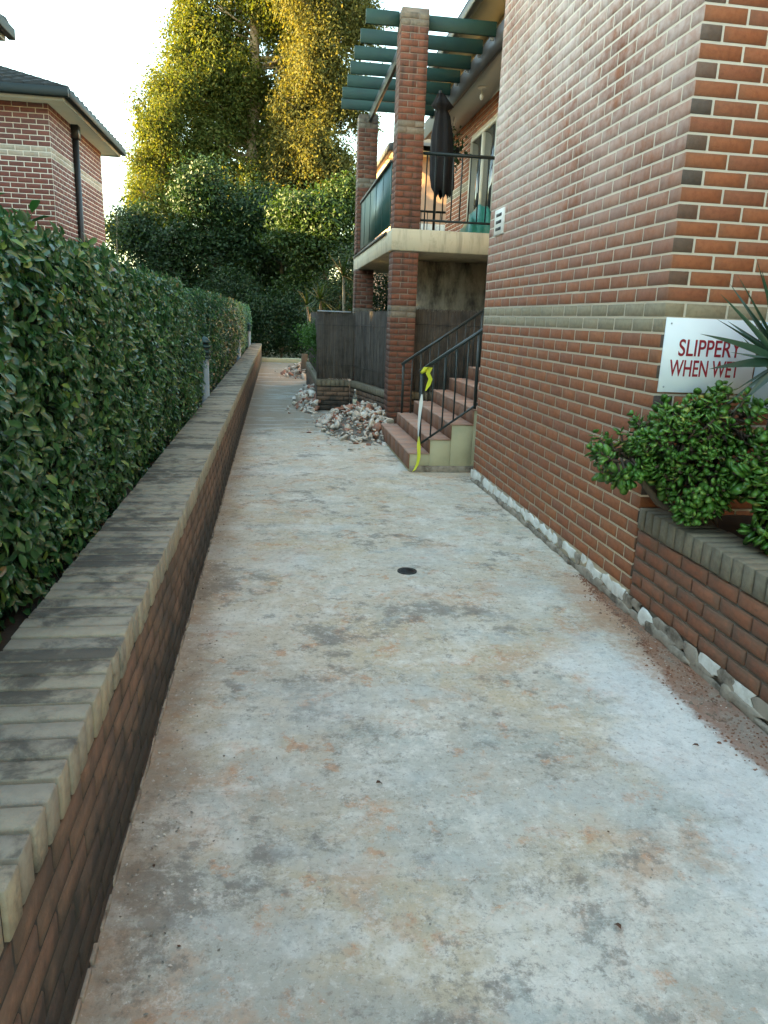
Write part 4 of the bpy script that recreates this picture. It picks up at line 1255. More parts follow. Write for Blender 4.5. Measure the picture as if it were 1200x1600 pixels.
# taller soft shoots standing out of the hedge top
def shoot_plant(name, label, cat, base, n, h0, h1, spread, lmat, ll, group=None, per=9):
    t = thing(name, label, cat, base, group)
    stems = MB(); PP, NN_, TT, LL = [], [], [], []
    for i in range(n):
        a = rng.uniform(0, 6.28); h = rng.uniform(h0, h1); sp = rng.uniform(.1, spread)
        p0 = Vector(base) + Vector((rng.normal(0, .06), rng.normal(0, .06), 0))
        pts_ = [p0 + Vector((math.cos(a) * sp * s * s, math.sin(a) * sp * s * s, h * s)) for s in (0, .35, .7, 1)]
        stems.tube(pts_, [.006, .005, .004, .002], 5)
        for k in range(per):
            s = .3 + .7 * (k + 1) / per
            p = p0 + Vector((math.cos(a) * sp * s * s, math.sin(a) * sp * s * s, h * s))
            th = k * 2.4 + a
            PP.append(tuple(p)); NN_.append((-.5 * math.cos(th), -.5 * math.sin(th), .9)); TT.append((math.cos(th), math.sin(th), .45)); LL.append(rng.uniform(.7, 1.15) * ll)
    stems.build('stem', M['stem'], t)
    PP, NN_, TT, LL = map(np.array, (PP, NN_, TT, LL))
    leaf_singles(t, np.arange(min(300, len(PP))), PP, NN_.astype(float), TT.astype(float), LL, LL * .42, LEAF8, LEAF8F, lmat)
    return t
shoot_plant('tall_shoot', 'taller broad-leaved shoots rising above the hedge in front of the brick house corner', 'plant', (-1.22, 3.75, 1.72), 5, .20, .40, .22, M['leaf_hedge'], .12, per=8)

# ------------------------------------------------------------------ bollard lights
def bollard(x, y, label):
    z0 = .48
    t = thing('bollard_light', label, 'bollard', (x, y, z0), 'bollard lights along the hedge')
    MB().lathe([(.075, 0), (.075, .015), (.047, .02), (.047, .62)], (x, y, z0), 18).build('pole', M['bollard_pole'], t, smooth=False)
    for k in range(3):
        MB().lathe([(.05, .62 + k * .062), (.078, .628 + k * .062), (.078, .640 + k * .062), (.05, .665 + k * .062)], (x, y, z0), 18).build('louvre', M['bollard_head'], t)
    MB().lathe([(.045, .62), (.045, .82)], (x, y, z0), 14).build('lamp_core', M['gutter'], t)
    MB().lathe([(.078, .806), (.072, .825), (.03, .87), (.006, .88)], (x, y, z0), 18).build('cap', M['bollard_head'], t, smooth=True)
bollard(-.875, 9.2, 'grey bollard light with green louvred head, the first past the near coping')
bollard(-.93, 18.0, 'grey bollard light, the second along the hedge')
bollard(-.95, 25.2, 'grey bollard light standing next to the far end of the wall')

# ------------------------------------------------------------------ jade plants
nr = 10
JADE = [(0, 0, 0)]
def jade_template():
    vs = []; n = 10
    for k in range(n):
        th = 2 * math.pi * k / n
        u = .52 - .48 * math.cos(th); w = .34 * math.sin(th) * (0.62 + .5 * u)
        vs.append((u, w, .10 * (u - .3) ** 2))
    vs.append((.6, 0, .075)); vs.append((.6, 0, -.055))
    fs = [(k, (k + 1) % n, n) for k in range(n)] + [((k + 1) % n, k, n + 1) for k in range(n)]
    return np.array(vs), fs
JT, JF = jade_template()
def jade(name, label, base, blobs, nros, nsing, lsize):
    t = thing(name, label, 'succulent', base, 'jade plants in the planter')
    stems = MB(); PP, NN_, TT, LL = [], [], [], []
    B = Vector(base)
    wts = np.array([b[3] ** 2 for b in blobs]); wts = wts / wts.sum()
    hubs = []
    for (cx, cy, cz, r) in blobs:
        c = Vector((cx, cy, cz))
        mid_ = B.lerp(c, .5) + Vector((rng.normal(0, .04), rng.normal(0, .04), -.03))
        stems.tube([B, mid_, c], [.028, .021, .014], 7); hubs.append(c)
    for i in range(nros):
        k = rng.choice(len(blobs), p=wts); cx, cy, cz, r = blobs[k]
        d = unit(1)[0]; d[2] = d[2] * .8 + .12
        rad = r * rng.uniform(.72, 1.03)
        p = Vector((cx, cy, cz)) + Vector(d) * rad
        if p.x > BX - .02 and p.z < .70: p.z = .70 + rng.uniform(0, .05)
        if p.y > BY0 - .06: p.y = BY0 - .06 - rng.uniform(0, .05)
        ax = (Vector(d) * .8 + Vector((rng.normal(0, .25), rng.normal(0, .25), .55))).normalized()
        stems.tube([hubs[k].lerp(p, .45) + Vector((rng.normal(0, .03), rng.normal(0, .03), rng.normal(0, .03))), hubs[k].lerp(p, .72) + Vector((0, 0, -.015)), p], [.008, .007, .006], 5)
        a = ax.orthogonal().normalized(); b2 = ax.cross(a)
        npair = rng.integers(3, 6); rs_ = rng.uniform(.6, 1.25)
        for j in range(npair * 2):
            th = (j // 2) * 1.57 + (j % 2) * math.pi + rng.normal(0, .35)
            up = .05 + .95 * (j // 2) / npair + rng.normal(0, .2)
            out = a * math.cos(th) + b2 * math.sin(th)
            tdir = out * (1.15 - .55 * up) + ax * up
            nrm = ax * 1.0 - out * up
            PP.append(tuple(p + ax * (.017 * (j // 2) - .035))); NN_.append(tuple(nrm)); TT.append(tuple(tdir))
            LL.append(lsize * rs_ * rng.uniform(.7, 1.2) * (1 - .09 * (j // 2)))
    stems.build('branches', M['stem'], t, smooth=True)
    PP, NN_, TT, LL = map(lambda q: np.array(q, float), (PP, NN_, TT, LL))
    W = LL * 1.0
    pr = project(PP)
    d = np.where((pr[:, 0] > 0) & (pr[:, 0] < 1210) & (pr[:, 1] > 0) & (pr[:, 1] < 1600), pr[:, 2], 99)
    idx = np.argsort(d)[:nsing]
    leaf_singles(t, idx, PP, NN_, TT, LL, W, JT, JF, M['leaf_jade'], 'leaf', True)
    keep = np.ones(len(PP), bool); keep[idx] = False
    if keep.any():
        o = link('foliage', leaves_mesh('foliage', PP[keep], NN_[keep], TT[keep], LL[keep], W[keep], JT, JF, True), t, M['leaf_jade']); o['kind'] = 'stuff'
jade('jade_plant', 'rounded jade plant leaning out over the path below the sign', (2.33, 3.52, .60),
     [(2.05, 3.52, 1.06, .25), (1.83, 3.62, .96, .18), (2.16, 3.45, .90, .24), (2.28, 3.52, 1.15, .22), (2.12, 3.40, .78, .14)], 300, 300, .070)
jade('jade_plant', 'larger-leaved jade plant further along the planter coping', (2.5, 3.05, .60),
     [(2.34, 3.12, .96, .20), (2.28, 2.98, .80, .13), (2.55, 3.15, 1.08, .22), (2.55, 2.90, .85, .18)], 170, 300, .084)

# ------------------------------------------------------------------ yucca
yu = thing('yucca', 'dark spiky yucca reaching across the warning sign', 'yucca', (2.50, 3.36, .60))
MB().tube([(2.50, 3.36, .55), (2.475, 3.37, .9), (2.46, 3.36, 1.48)], [.045, .04, .035], 9).build('trunk', M['stem'], yu, smooth=True)
def blade(c, d, L, w, droop, parent, twist=0.0):
    d = Vector(d).normalized(); side = d.cross(Vector((0, 0, 1))).normalized()
    side = Matrix.Rotation(twist, 3, d) @ side
    up = side.cross(d).normalized()
    vs, fs = [], []; n = 9
    for i in range(n):
        s = i / (n - 1)
        ww = w * (0.55 + 1.2 * s if s < .35 else (1 - s) / .65 * .97 + .02)
        p = Vector(c) + d * (L * s) + Vector((0, 0, -droop * L * s * s))
        vs += [tuple(p - side * ww + up * ww * .35), tuple(p), tuple(p + side * ww + up * ww * .35)]
    for i in range(n - 1):
        fs.append((3 * i, 3 * i + 1, 3 * i + 4, 3 * i + 3)); fs.append((3 * i + 1, 3 * i + 2, 3 * i + 5, 3 * i + 4))
    return MB().poly(vs, fs).build('blade', M['leaf_yucca'], parent, smooth=True)
hub = (2.46, 3.36, 1.50)
def to_pt(x, y, z, w, droop):
    d = Vector((x, y, z)) - Vector(hub); L = d.length; d.z += droop * L
    blade(hub, d, L, w * 1.25, droop, yu, rng.choice([-1, 1]) * rng.uniform(.7, 1.3))
for (x, y, z, w, dr_) in [(2.004, 3.400, 1.632, 0.024, 0.10),
                          (2.080, 3.380, 1.462, 0.024, 0.12),
                          (2.171, 3.550, 1.709, 0.010, 0.05),
                          (2.188, 3.450, 1.922, 0.013, 0.03),
                          (2.241, 3.400, 2.000, 0.016, 0.02),
                          (2.249, 3.600, 1.887, 0.012, 0.03),
                          (2.257, 3.500, 1.254, 0.010, 0.12),
                          (2.352, 3.550, 1.349, 0.012, 0.10),
                          (2.140, 3.500, 1.833, 0.012, 0.05),
                          (2.277, 3.500, 1.793, 0.014, 0.05),
                          (2.270, 3.600, 1.700, 0.012, 0.05),
                          (2.283, 3.550, 1.542, 0.009, 0.05),
                          (2.269, 3.400, 1.267, 0.014, 0.15),
                          (2.218, 3.300, 1.930, 0.016, 0.02)]:
    to_pt(x, y, z, w, dr_)
for i in range(60):
    a = rng.uniform(0, 6.28); e = rng.uniform(-.3, 1.4)
    if math.cos(a) < -.1 and e < 1.1: continue
    blade((hub[0] + rng.normal(0, .01), hub[1] + rng.normal(0, .01), hub[2] + rng.uniform(-.12, .05)), (math.cos(a) * math.cos(e), math.sin(a) * math.cos(e) * (.75 if math.sin(a) > 0 else 1), math.sin(e)), rng.uniform(.38, .58), rng.uniform(.016, .022), rng.uniform(.02, .2), yu, rng.uniform(-1.2, 1.2))

# ------------------------------------------------------------------ neighbouring brick houses (left)
def roof_tiles(mb, a, b_, c_, d_, nu, nv):
    """rows of shallow tiles over the quad a-b (eave) to d-c (ridge)"""
    a, b_, c_, d_ = map(Vector, (a, b_, c_, d_))
    nrm = (b_ - a).cross(d_ - a).normalized()
    if nrm.z < 0: nrm = -nrm
    for j in range(nv):
        v0, v1 = j / nv, min(1, (j + 1.06) / nv)
        l0, r0 = a.lerp(d_, v0), b_.lerp(c_, v0); l1, r1 = a.lerp(d_, v1), b_.lerp(c_, v1)
        ln = (r0 - l0).length; k = max(1, int(ln / .3))
        for i in range(k):
            s0, s1 = i / k, (i + .94) / k
            q = [l0.lerp(r0, s0), l0.lerp(r0, s1), l1.lerp(r1, s1), l1.lerp(r1, s0)]
            h = nrm * .04
            vs = [q[0], q[1], q[2], q[3], q[0] + h, q[1] + h, q[2] + h * .3, q[3] + h * .3, (q[0] + q[1]) / 2 + h * 1.6, (q[2] + q[3]) / 2 + h * .9]
            mb._add(vs, [(4, 8, 9, 7), (8, 5, 6, 9), (0, 1, 5, 8, 4), (1, 2, 6, 5), (3, 0, 4, 7)])
def house(label, x1, y0, y1, bx, zs, wb, single, band_k):
    """x1: wall face towards the path; y0..y1 extent; zs: soffit height"""
    h = thing('brick_house', label, 'house', ((x1 - 4), (y0 + y1) / 2, 0))
    W = 9.0
    x0 = x1 - W
    MB().box(x0, x1 - .002, y0 + .002, y1, -.05, zs).build('wall', M['mortar'], h)
    n = int((zs - .3) / MOD_Z)
    zb = zs - n * MOD_Z
    mf_ = lambda k, i, l, c, z: M['brick_grey'] if k in band_k(n) else M['brick_far']
    bs = courses('y', 1, x1, y0 + .0005, y1, zb, n, mf_) + courses('x', -1, y0, x0, x1, zb, n, mf_, first_half=1)
    bs = [q for q in bs if q[2] > 1.2]
    lay(h, bs, single)
    ov = .32
    e0, e1 = (x0 - ov, y0 - ov), (x1 + ov, y1 + ov)
    MB().box(e0[0], e1[0], e0[1], e1[1], zs + .001, zs + .035).build('soffit', M['soffit_cream'], h)
    fz = zs + .036
    fc = MB()
    fc.box(e0[0], e1[0], e0[1] - .02, e0[1], zs - .03, fz + .10); fc.box(e1[0], e1[0] + .02, e0[1] - .02, e1[1] + .02, zs - .03, fz + .10)
    fc.box(e0[0], e1[0], e1[1], e1[1] + .02, zs - .03, fz + .10)
    fc.build('fascia', M['frame_cream'], h)
    gt = MB()
    gt.cbox(e0[0], e1[0] + .11, e0[1] - .12, e0[1] - .021, fz - .02, fz + .12, .012); gt.cbox(e1[0] + .021, e1[0] + .12, e0[1] - .019, e1[1] + .12, fz - .02, fz + .12, .012)
    gt.build('gutter', M['green_dark'], h)
    D = (y1 - y0) / 2 + ov; mid = (y0 + y1) / 2
    pitch = .42
    rt = MB(); zr = fz + .12
    xa, xb, ya, yb = e0[0], e1[0] + .06, e0[1] - .06, e1[1] + .06
    if D < W / 2:
        rz = zr + D * pitch
        A, Bq = (xb - D, mid, rz), (xa + D, mid, rz)
        quads = [((xa, ya, zr), (xb, ya, zr), A, Bq), ((xb, ya, zr), (xb, yb, zr), A, A), ((xb, yb, zr), (xa, yb, zr), Bq, A), ((xa, yb, zr), (xa, ya, zr), Bq, Bq)]
    else:
        hw = (xb - xa) / 2; rz = zr + hw * pitch; xm = (xa + xb) / 2
        A, Bq = (xm, ya + hw, rz), (xm, yb - hw, rz)
        quads = [((xa, ya, zr), (xb, ya, zr), A, A), ((xb, ya, zr), (xb, yb, zr), Bq, A), ((xb, yb, zr), (xa, yb, zr), Bq, Bq), ((xa, yb, zr), (xa, ya, zr), A, Bq)]
    base = MB()
    for qd in quads:
        base.poly([Vector(p_) - Vector((0, 0, .02)) for p_ in qd], [(0, 1, 2, 3)] if qd[2] != qd[3] else [(0, 1, 2)])
    rf = base.build('roof', M['tile_roof'], h)
    for qd in quads[:2]: roof_tiles(rt, *qd, 0, 12)
    o = rt.build('roof_tiles', M['tile_roof'], rf, kind='stuff')
    return h
nb = house('brick house with dark hipped roof, grey brick band and dark downpipe beyond the hedge', -3.75, 14.0, 17.75, 0, 4.86, 0, 300, lambda n: (n - 10, n - 9))
MB().tube([(-3.70, 15.45, 4.9), (-3.70, 15.45, .4)], .055, 10).build('downpipe', M['pipe'], nb, smooth=True)
MB().cbox(-3.76, -3.62, 15.36, 15.54, 4.62, 4.86, .01).build('rainhead', M['pipe'], nb)
house('neighbouring brick house of which only the eave corner shows above the other roof', -3.86, -9.0, 11.05, 0, 4.98, 0, 0, lambda n: (n - 10, n - 9))

house('long brick house further back, hidden past the downpipe house', -9.8, 19.5, 38.0, 0, 4.98, 0, 0, lambda n: (n - 10, n - 9))  # added out of view as a sun blocker for the far trees

# far block past the balcony
fb_ = thing('far_block', 'sunlit brick block beyond the balcony, only its upper wall and eave showing', 'building', (6, 22, 0))
MB().box(2.9, 10, 18.2, 24, -.05, 5.3).build('wall', M['pink_wall'], fb_)
MB().box(2.88, 10.02, 18.18, 24.02, 3.55, 3.85).build('band', M['plaster_white'], fb_)
MB().box(2.55, 10.3, 17.9, 24.3, 5.301, 5.36).build('soffit', M['soffit_cream'], fb_)
MB().cbox(2.43, 2.549, 17.8, 24.3, 5.30, 5.44, .012).build('gutter', M['gutter'], fb_)
MB().poly([(2.45, 17.8, 5.45), (2.45, 24.3, 5.45), (5.7, 21.05, 7.0), (5.7, 21.04, 7.0), (10.3, 24.3, 5.45), (10.3, 17.8, 5.45)], [(0, 1, 2, 3), (1, 4, 2), (4, 5, 3, 2), (5, 0, 3)]).build('roof', M['tile_roof'], fb_)

# ------------------------------------------------------------------ trees
def tree(name, label, base, trunk_top, tr, blobs, nleaf, l0, l1, lmat, bark, group=None, cat='tree', flat=.75, cl=.55, droop=0.0, per=26, extra=None):
    t = thing(name, label, cat, base, group)
    B = Vector(base); Tp = Vector(trunk_top)
    mb = MB()
    pts_ = [B.lerp(Tp, s) + Vector((.25 * math.sin(3 * s + B.x), .25 * math.sin(2.3 * s + B.y), 0)) * (s * (1 - s) * 2) for s in (0, .2, .4, .6, .8, 1)]
    mb.tube(pts_, [tr * (1 - .75 * s) for s in (0, .2, .4, .6, .8, 1)], 9)
    mb.build('trunk', bark, t, smooth=True)
    lm = MB()
    for (cx, cy, cz, rx, rz) in blobs:
        s = min(.95, max(.15, (cz - rz * .8 - B.z) / max(.1, Tp.z - B.z)))
        k = min(4, int(s * 5)); f = s * 5 - k
        a = pts_[k].lerp(pts_[k + 1], f)
        c = Vector((cx, cy, cz))
        r0 = tr * (1 - .75 * s) * .55
        if len(blobs) > 40: r0 *= .55
        lm.tube([a, a.lerp(c, .5) + Vector((0, 0, -.1 * rz)), c + Vector((0, 0, rz * .3))], [r0, r0 * .65, r0 * .25], 6)
        for q in range(5 if len(blobs) < 40 else 2):
            d = Vector(unit(1)[0]); d.z = abs(d.z) * .8
            e = c + Vector((d.x * rx, d.y * rx, d.z * rz)) * .8
            lm.tube([a.lerp(c, .55), a.lerp(c, .7).lerp(e, .5), e], [r0 * .4, r0 * .25, r0 * .08], 5)
    lm.build('limbs', bark, t, smooth=True)
    vol = np.array([b[3] ** 2 * b[4] for b in blobs]) ** .8; vol = vol / vol.sum()
    ncl = nleaf // per
    bi = rng.choice(len(blobs), ncl, p=vol)
    Bb = np.array(blobs)[bi]
    d = unit(ncl); rad = rng.uniform(.25, 1.0, ncl) ** .55
    cc = Bb[:, :3] + d * rad[:, None] * np.stack([Bb[:, 3], Bb[:, 3], Bb[:, 4]], 1) * (1 + .18 * rng.normal(0, 1, (ncl, 1)))
    cs = cl * rng.uniform(.55, 1.25, ncl)
    P = np.repeat(cc, per, 0) + rng.normal(0, 1, (ncl * per, 3)) * np.repeat(cs, per)[:, None] * np.array([.5, .5, .5 * flat])
    n = len(P)
    out = P - np.repeat(Bb[:, :3], per, 0)
    out = out / np.maximum(np.linalg.norm(out, axis=1, keepdims=True), .01)
    Nn = out * .5 + np.array([0, 0, .5]) + .9 * unit(n)
    T = unit(n) + np.array([0, 0, -droop])
    L = rng.uniform(l0, l1, n); W = L * rng.uniform(.45, .7, n)
    o = link('crown', leaves_mesh('crown', P, Nn, T, L, W, LEAF4, LEAF4F), t, lmat); o['kind'] = 'stuff'
    return t

def blobs_on(cx, cy, z0, z1, rfun, n, r0, r1, sz=1.0):
    out = []
    for i in range(n):
        s = (i + rng.uniform(0, 1)) / n
        z = z0 + (z1 - z0) * s
        R_ = rfun(s); a = rng.uniform(0, 6.28); q = R_ * math.sqrt(rng.uniform(.05, 1))
        r = rng.uniform(r0, r1)
        out.append((cx + q * math.cos(a), cy + q * math.sin(a) * .8, z, r, r * sz))
    return out
def limb_blobs(groups, per, r0, r1, sz=1.0):
    out = []
    for (cx, cy, cz, R_) in groups:
        for i in range(per):
            d = unit(1)[0] * R_ * rng.uniform(.35, 1.0)
            r = rng.uniform(r0, r1)
            out.append((cx + d[0], cy + d[1] * .8, cz + d[2] * .75, r, r * sz))
    return out
# tall golden gums
tree('gum_tree', 'tall sunlit golden gum tree, the highest crown behind the hedge end', (-1.6, 46, 0), (-1.2, 46, 24), .55,
     limb_blobs([(-5.4, 46, 9.5, 2.2), (-3.2, 45, 11.5, 2.3), (-.6, 46, 10.0, 2.4), (-4.6, 46, 13.5, 2.2), (-1.9, 46, 14.2, 2.4), (.8, 45, 12.6, 2.2), (-3.6, 46, 17.0, 2.3),
                 (-.6, 46, 17.8, 2.4), (-2.4, 46, 20.5, 2.4), (.6, 46, 21.0, 2.2), (-1.2, 46, 24.0, 2.4), (-5.9, 45, 6.8, 1.8), (-2.4, 44, 7.6, 2.2), (1.0, 46, 8.2, 2.2), (-4.0, 46, 20.5, 1.6), (.9, 46, 15.6, 2.2), (1.2, 45, 18.8, 2.0)], 9, .45, 1.3, 1.25), 290000, .12, .25, M['leaf_gold'], M['bark_pale'], 'tall gum trees', cl=.62, droop=.9, per=70, flat=1.3)
tree('gum_tree', 'olive gold gum tree with open branches beside the pergola', (2.4, 43, 0), (2.6, 43, 22), .45,
     limb_blobs([(.6, 43, 9.0, 1.7), (2.6, 43, 9.5, 1.8), (1.4, 43, 11.6, 1.8), (3.4, 43, 12.4, 1.7), (2.0, 43, 14.6, 1.8), (3.5, 43, 16.6, 1.6), (1.4, 43, 17.6, 1.7), (2.8, 43, 20.0, 1.7), (2.0, 43, 6.8, 1.8), (.2, 43, 6.6, 1.5)], 8, .4, 1.05, 1.4), 140000, .11, .23, M['leaf_olive'], M['bark_pale'], 'tall gum trees', cl=.6, droop=.9, per=60, flat=1.5)
tree('gum_tree', 'yellow-green lower gum tree at the sky edge left of the tall crown', (-6.4, 44, 0), (-6.2, 44, 13), .32,
     blobs_on(-6.2, 44, 5, 13.2, lambda s: 2.6 - 1.3 * s, 30, .5, 1.2, 1.1), 64000, .10, .20, M['leaf_gold'], M['bark'], 'tall gum trees', cl=.55, droop=.6, per=50, flat=1.2)
# darker trees closing the path
tree('evergreen_tree', 'dense dark green evergreen tree rising behind the hedge end', (-2.6, 33, 0), (-2.5, 33, 5.2), .2,
     limb_blobs([(-3.4, 33, 2.2, 1.0), (-1.8, 33, 2.4, 1.0), (-2.8, 33, 4.0, 1.1), (-1.5, 33, 4.4, .9), (-3.7, 33, 4.6, .8), (-2.3, 33, 5.4, 1.2), (-3.3, 33, 5.9, .9), (-1.2, 33, 5.2, .9), (-4.3, 33.5, 3.2, 1.1), (-3.0, 33, 6.6, .9)], 7, .35, .8, .9), 42000, .10, .20, M['leaf_dark'], M['bark'], 'trees closing the path', cl=.6, per=30)
tree('evergreen_tree', 'low dark tree between the hedge and the brick house beyond', (-5.6, 35, 0), (-5.5, 35, 4.5), .2,
     blobs_on(-5.6, 35, 1.0, 5.6, lambda s: 1.5 - .6 * s, 10, .8, 1.2, .9), 24000, .10, .20, M['leaf_dark'], M['bark'], 'trees closing the path', cl=.6, per=30)
tree('evergreen_tree', 'shadowy dark tree standing over the end of the path', (.0, 34, 0), (.1, 34, 4.6), .2,
     blobs_on(.0, 34, .6, 6.0, lambda s: 1.9 - .7 * s, 14, .9, 1.3, .9), 36000, .10, .20, M['leaf_dark'], M['bark'], 'trees closing the path', cl=.6, per=30)
tree('leafy_tree', 'mid green feathery tree leaning over the path next to the far block', (2.0, 31, 0), (1.9, 31, 5.2), .18,
     limb_blobs([(1.2, 30.5, 2.4, 1.0), (2.8, 30.5, 2.6, 1.0), (1.6, 30.5, 4.2, 1.1), (3.0, 30.5, 4.4, .9), (.6, 30.5, 4.4, .8), (2.3, 30.5, 5.3, 1.1), (1.2, 30.5, 5.4, 1.0), (2.7, 30.5, 6.3, .8)], 7, .3, .75, .7), 44000, .10, .20, M['leaf_mid'], M['bark'], 'trees closing the path', cl=.65, per=30, flat=.5)
tree('leafy_tree', 'rounded mid green tree in the shade under the golden crown', (-.9, 38, 0), (-.9, 38, 4.6), .25,
     blobs_on(-.9, 38, 3.0, 5.6, lambda s: 2.4 - 1.2 * s, 14, 1.0, 1.5, .8), 36000, .11, .22, M['leaf_mid'], M['bark'], 'trees closing the path', cl=.7, per=30)
tree('dark_shrub', 'dark shrub filling the end of the path behind the kerb', (.1, 29.2, 0), (.1, 29.2, 1.6), .05,
     [(-.5, 29.2, .7, .7, .6), (.4, 29.3, .8, .8, .7), (.0, 29.5, 1.7, .9, .8), (-.9, 29.6, 1.6, .7, .8), (1.0, 29.5, 1.7, .8, .9), (1.2, 29.0, .7, .7, .6)], 16000, .07, .14, M['leaf_dark'], M['bark'], None, 'shrub', cl=.45, per=26)
tree('dark_shrub', 'dark shrub crowding the hedge end next to the last bollard', (-1.6, 31.0, 0), (-1.6, 31, 2.2), .06,
     [(-1.4, 31, 1.2, .9, .9), (-2.4, 31.2, 1.5, 1.0, 1.0), (-1.8, 31.2, 2.6, 1.0, .8)], 12000, .07, .14, M['leaf_dark'], M['bark'], None, 'shrub', cl=.5, per=26)
tree('dark_shrub', 'dark shrub standing between the far block and the dracaenas', (2.1, 26.0, 0), (2.1, 26, 2.4), .06,
     [(2.0, 26, .9, .7, .9), (2.3, 26.2, 2.2, .8, 1.0), (1.7, 26.3, 1.9, .7, .9), (2.5, 26.5, 3.3, .7, .8)], 12000, .06, .13, M['leaf_dark'], M['bark'], None, 'shrub', cl=.45, per=26)
tree('dark_shrub', 'dark shrub under the balcony behind the brush fence', (2.35, 17.0, 0), (2.35, 17, 1.9), .05,
     [(2.2, 17.1, 1.0, .5, .8), (2.6, 17.2, 1.9, .5, .7), (2.1, 17.3, 2.0, .45, .7), (2.8, 17.3, 1.0, .45, .8), (2.5, 17.3, 2.7, .5, .5)], 9000, .05, .11, M['leaf_dark'], M['bark'], None, 'shrub', cl=.4, per=26)
tree('sparse_sapling', 'thin pale sapling against the white sky beside the house wall', (-4.8, 24, 0), (-4.7, 24, 4.4), .03,
     [(-4.8, 24, 3.2, .35, .9), (-4.7, 24, 4.2, .3, .7), (-4.85, 24.1, 2.4, .35, .6)], 1300, .05, .10, M['leaf_mid'], M['stem_pale'], None, cl=.4, per=9)
# unseen trees added beyond the left houses to block the low sun
for i, (x, y, hh) in enumerate([(-15.5, 12.2, 14.0), (-17, 16.5, 13)]):
    tree('garden_tree', ['broad garden tree standing behind the gap between the brick houses', 'broad garden tree standing behind the downpipe house'][i], (x, y, 0), (x, y, hh * .7), .25,
         blobs_on(x, y, hh * .25, hh, lambda s: 2.9 - 1.0 * s, 22, 1.2, 1.9, .9), 26000, .25, .45, M['leaf_mid'], M['bark'], 'trees behind the brick houses', cl=.9, per=30)

# planting past the fence
bush = tree('green_bush', 'fresh green feathery bush spilling over the fence corner', (.95, 15.6, .45), (.95, 15.6, 1.2), .03,
            [(.78, 15.4, 1.2, .28, .2), (.95, 15.2, .95, .24, .28), (.80, 15.9, 1.35, .32, .18), (1.0, 15.3, .75, .16, .2)], 6500, .03, .07, M['leaf_fresh'], M['stem'], None, 'bush', cl=.2, per=20, flat=.6)
def spiky(label, base, top, nb_, L0, L1):
    t = thing('dracaena', label, 'palm', base, 'spiky dracaenas beyond the brush fence')
    MB().tube([base, (Vector(base).lerp(Vector(top), .5) + Vector((.05, 0, 0))), top], [.05, .04, .03], 7).build('trunk', M['stem_pale'], t, smooth=True)
    for i in range(nb_):
        a = rng.uniform(0, 6.28); e = rng.uniform(-.35, 1.4)
        d = Vector((math.cos(a) * math.cos(e), math.sin(a) * math.cos(e), math.sin(e)))
        side = d.cross(Vector((0, 0, 1))).normalized(); L = rng.uniform(L0, L1); w = .022; dr2 = rng.uniform(.05, .35)
        vs, fs = [], []
        for k in range(6):
            s = k / 5; ww = w * (.6 + s if s < .4 else (1 - s) / .6 + .03); p = Vector(top) + d * L * s + Vector((0, 0, -dr2 * L * s * s))
            vs += [tuple(p - side * ww), tuple(p + side * ww)]
        for k in range(5): fs.append((2 * k, 2 * k + 1, 2 * k + 3, 2 * k + 2))
        MB().poly(vs, fs).build('blade', M['leaf_fresh'] if False else M['leaf_mid'], t, smooth=True)
spiky('spiky dracaena with a fan of narrow leaves above the brush fence', (1.05, 19.5, 0), (1.05, 19.5, 2.05), 46, .45, .8)
spiky('taller thin-stemmed dracaena close to the far brick pillar', (1.45, 17.6, 0), (1.48, 17.6, 2.55), 40, .4, .75)
spiky('bare-stemmed dracaena leaning beside the brush fence', (.9, 20.3, 0), (.75, 20.3, 1.9), 26, .4, .7)
pt = thing('plant_pot', 'dark round plant pot beside the far rubble heap', 'pot', (.95, 18.9, 0))
MB().lathe([(.17, 0), (.25, .33), (.27, .34), (.27, .38), (.24, .38), (.23, .33)], (.95, 18.9, 0), 20).build('bowl', M['pot'], pt, smooth=True)
MB().lathe([(.02, .30), (.228, .325)], (.95, 18.9, 0), 20).build('soil_fill', M['soil'], pt)
for i, (x, y, hh) in enumerate(((.72, 20.9, .62), (.90, 20.6, .52), (1.05, 20.4, .45))):
    s = MB().cbox(x - .09, x + .09, y - .05, y + .05, 0, hh, .01).build('timber_sleeper', M['timber'])
    tag(s, ['tallest upright timber sleeper behind the far rubble', 'middle-height upright timber sleeper behind the far rubble', 'shortest upright timber sleeper behind the far rubble'][i], 'sleeper', 'upright timber sleepers')

# hanging basket on the balcony
hb = thing('hanging_basket', 'dark hanging basket under the balcony ceiling near the glass door', 'basket', (3.2, 14.6, 4.75))
MB().lathe([(.04, -.14), (.13, -.08), (.16, 0), (.15, 0)], (3.2, 14.6, 4.75), 14).build('bowl', M['black'], hb, smooth=True)
for k in range(3):
    a = k * 2.09; MB().tube([(3.2 + .15 * math.cos(a), 14.6 + .15 * math.sin(a), 4.75), (3.2, 14.6, 5.29)], .004, 4).build('chain', M['gutter'], hb)
n_ = 420; P = np.array([3.2, 14.6, 4.72]) + rng.normal(0, 1, (n_, 3)) * np.array([.13, .13, .16]); 
o = link('foliage', leaves_mesh('foliage', P, unit(n_), unit(n_) + np.array([0, 0, -.5]), rng.uniform(.05, .11, n_), rng.uniform(.03, .06, n_), LEAF4, LEAF4F), hb, M['leaf_dark']); o['kind'] = 'stuff'

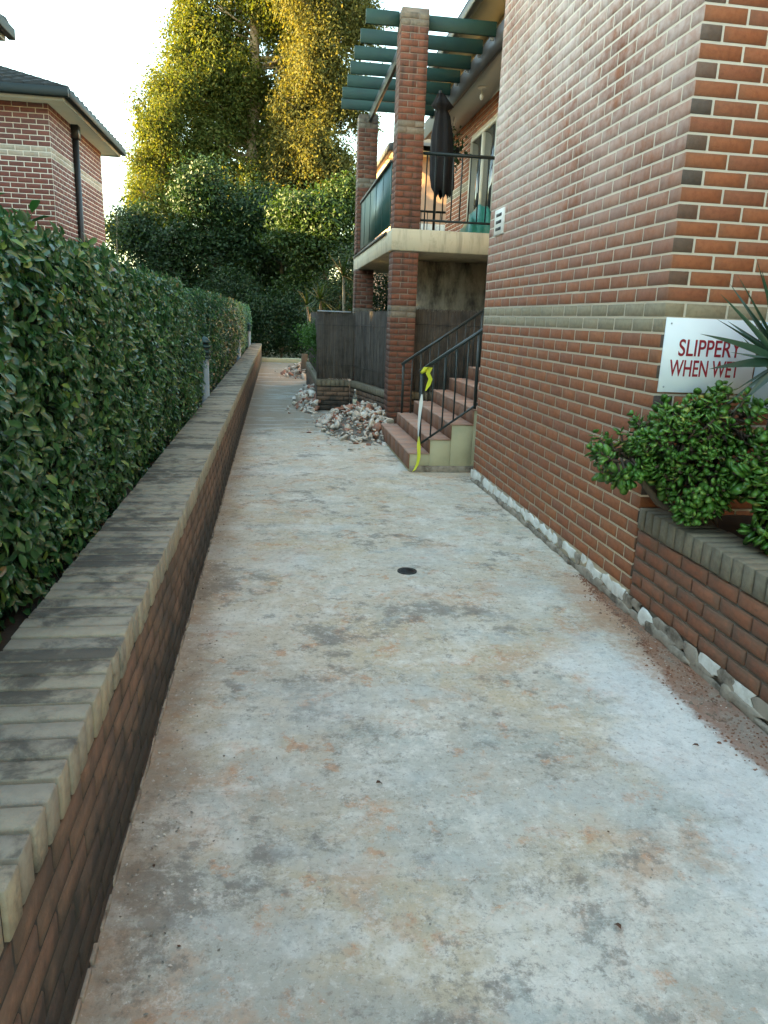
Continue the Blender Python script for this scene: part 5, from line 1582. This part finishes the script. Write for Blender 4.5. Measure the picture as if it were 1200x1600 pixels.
# ------------------------------------------------------------------ crumbs on the concrete
cr = {}
for mn in ('rubble_white', 'rubble_grey', 'dead_leaf'):
    mb = MB()
    for i in range(520 if mn != 'dead_leaf' else 90):
        u = rng.random()
        if u < .45:
            y = rng.uniform(.9, 9); x = wall_x(y) + abs(rng.normal(0, .12)) + .02
        elif u < .65:
            y = rng.uniform(1.6, 7); x = 2.0 - abs(rng.normal(0, .10))
        elif u < .8:
            y = rng.uniform(8.5, 12); x = rng.uniform(.1, 1.3)
        else:
            y = rng.uniform(.9, 9); x = rng.uniform(-.3, 1.9)
        s = rng.uniform(.0018, .0055) * (1.3 if u < .45 else 1)
        mm = Matrix.Translation((x, y, .004 + s * .2)) @ Matrix.Rotation(rng.uniform(0, 6.28), 4, 'Z') @ Matrix.Rotation(rng.normal(0, .4), 4, 'X')
        k = 5; th = [2 * math.pi * q / k + rng.uniform(-.4, .4) for q in range(k)]
        vs = [mm @ Vector((s * math.cos(t) * rng.uniform(.7, 1.3), s * math.sin(t) * rng.uniform(.5, 1), 0)) for t in th] + [mm @ Vector((0, 0, s * .55))]
        mb.poly(vs, [(q, (q + 1) % k, k) for q in range(k)])
    o = mb.build('crumbs', M[mn], None, kind='stuff')
    tag(o, {'rubble_white': 'scattered white mortar crumbs on the concrete', 'rubble_grey': 'scattered grey grit on the concrete', 'dead_leaf': 'scattered dark specks of leaf litter on the concrete'}[mn], 'grit')
for i, (x, y, r, lb) in enumerate([(.35, 2.29, .4, 'small curled brown leaf on bare concrete in the middle of the path'), (.95, 1.57, 1.9, 'reddish dry leaf on the concrete beside the chalk patch'),
                                   (1.69, 2.42, 2.6, 'dark dry leaf lying by the edge of the red sand'), (1.95, 2.75, .9, 'pale dry twig leaf lying on the red sand')]):
    l = leaves_mesh('dry_leaf', np.array([[x, y, .014]]), np.array([[.15, .1, 1.]]), np.array([[math.cos(r), math.sin(r), 0]]), np.array([.028]), np.array([.02]), LEAF8 * np.array([1, 1, 2.2]), LEAF8F)
    o = link('dry_leaf', l, None, M['dead_leaf']); tag(o, lb, 'leaf', 'dry leaves on the path')
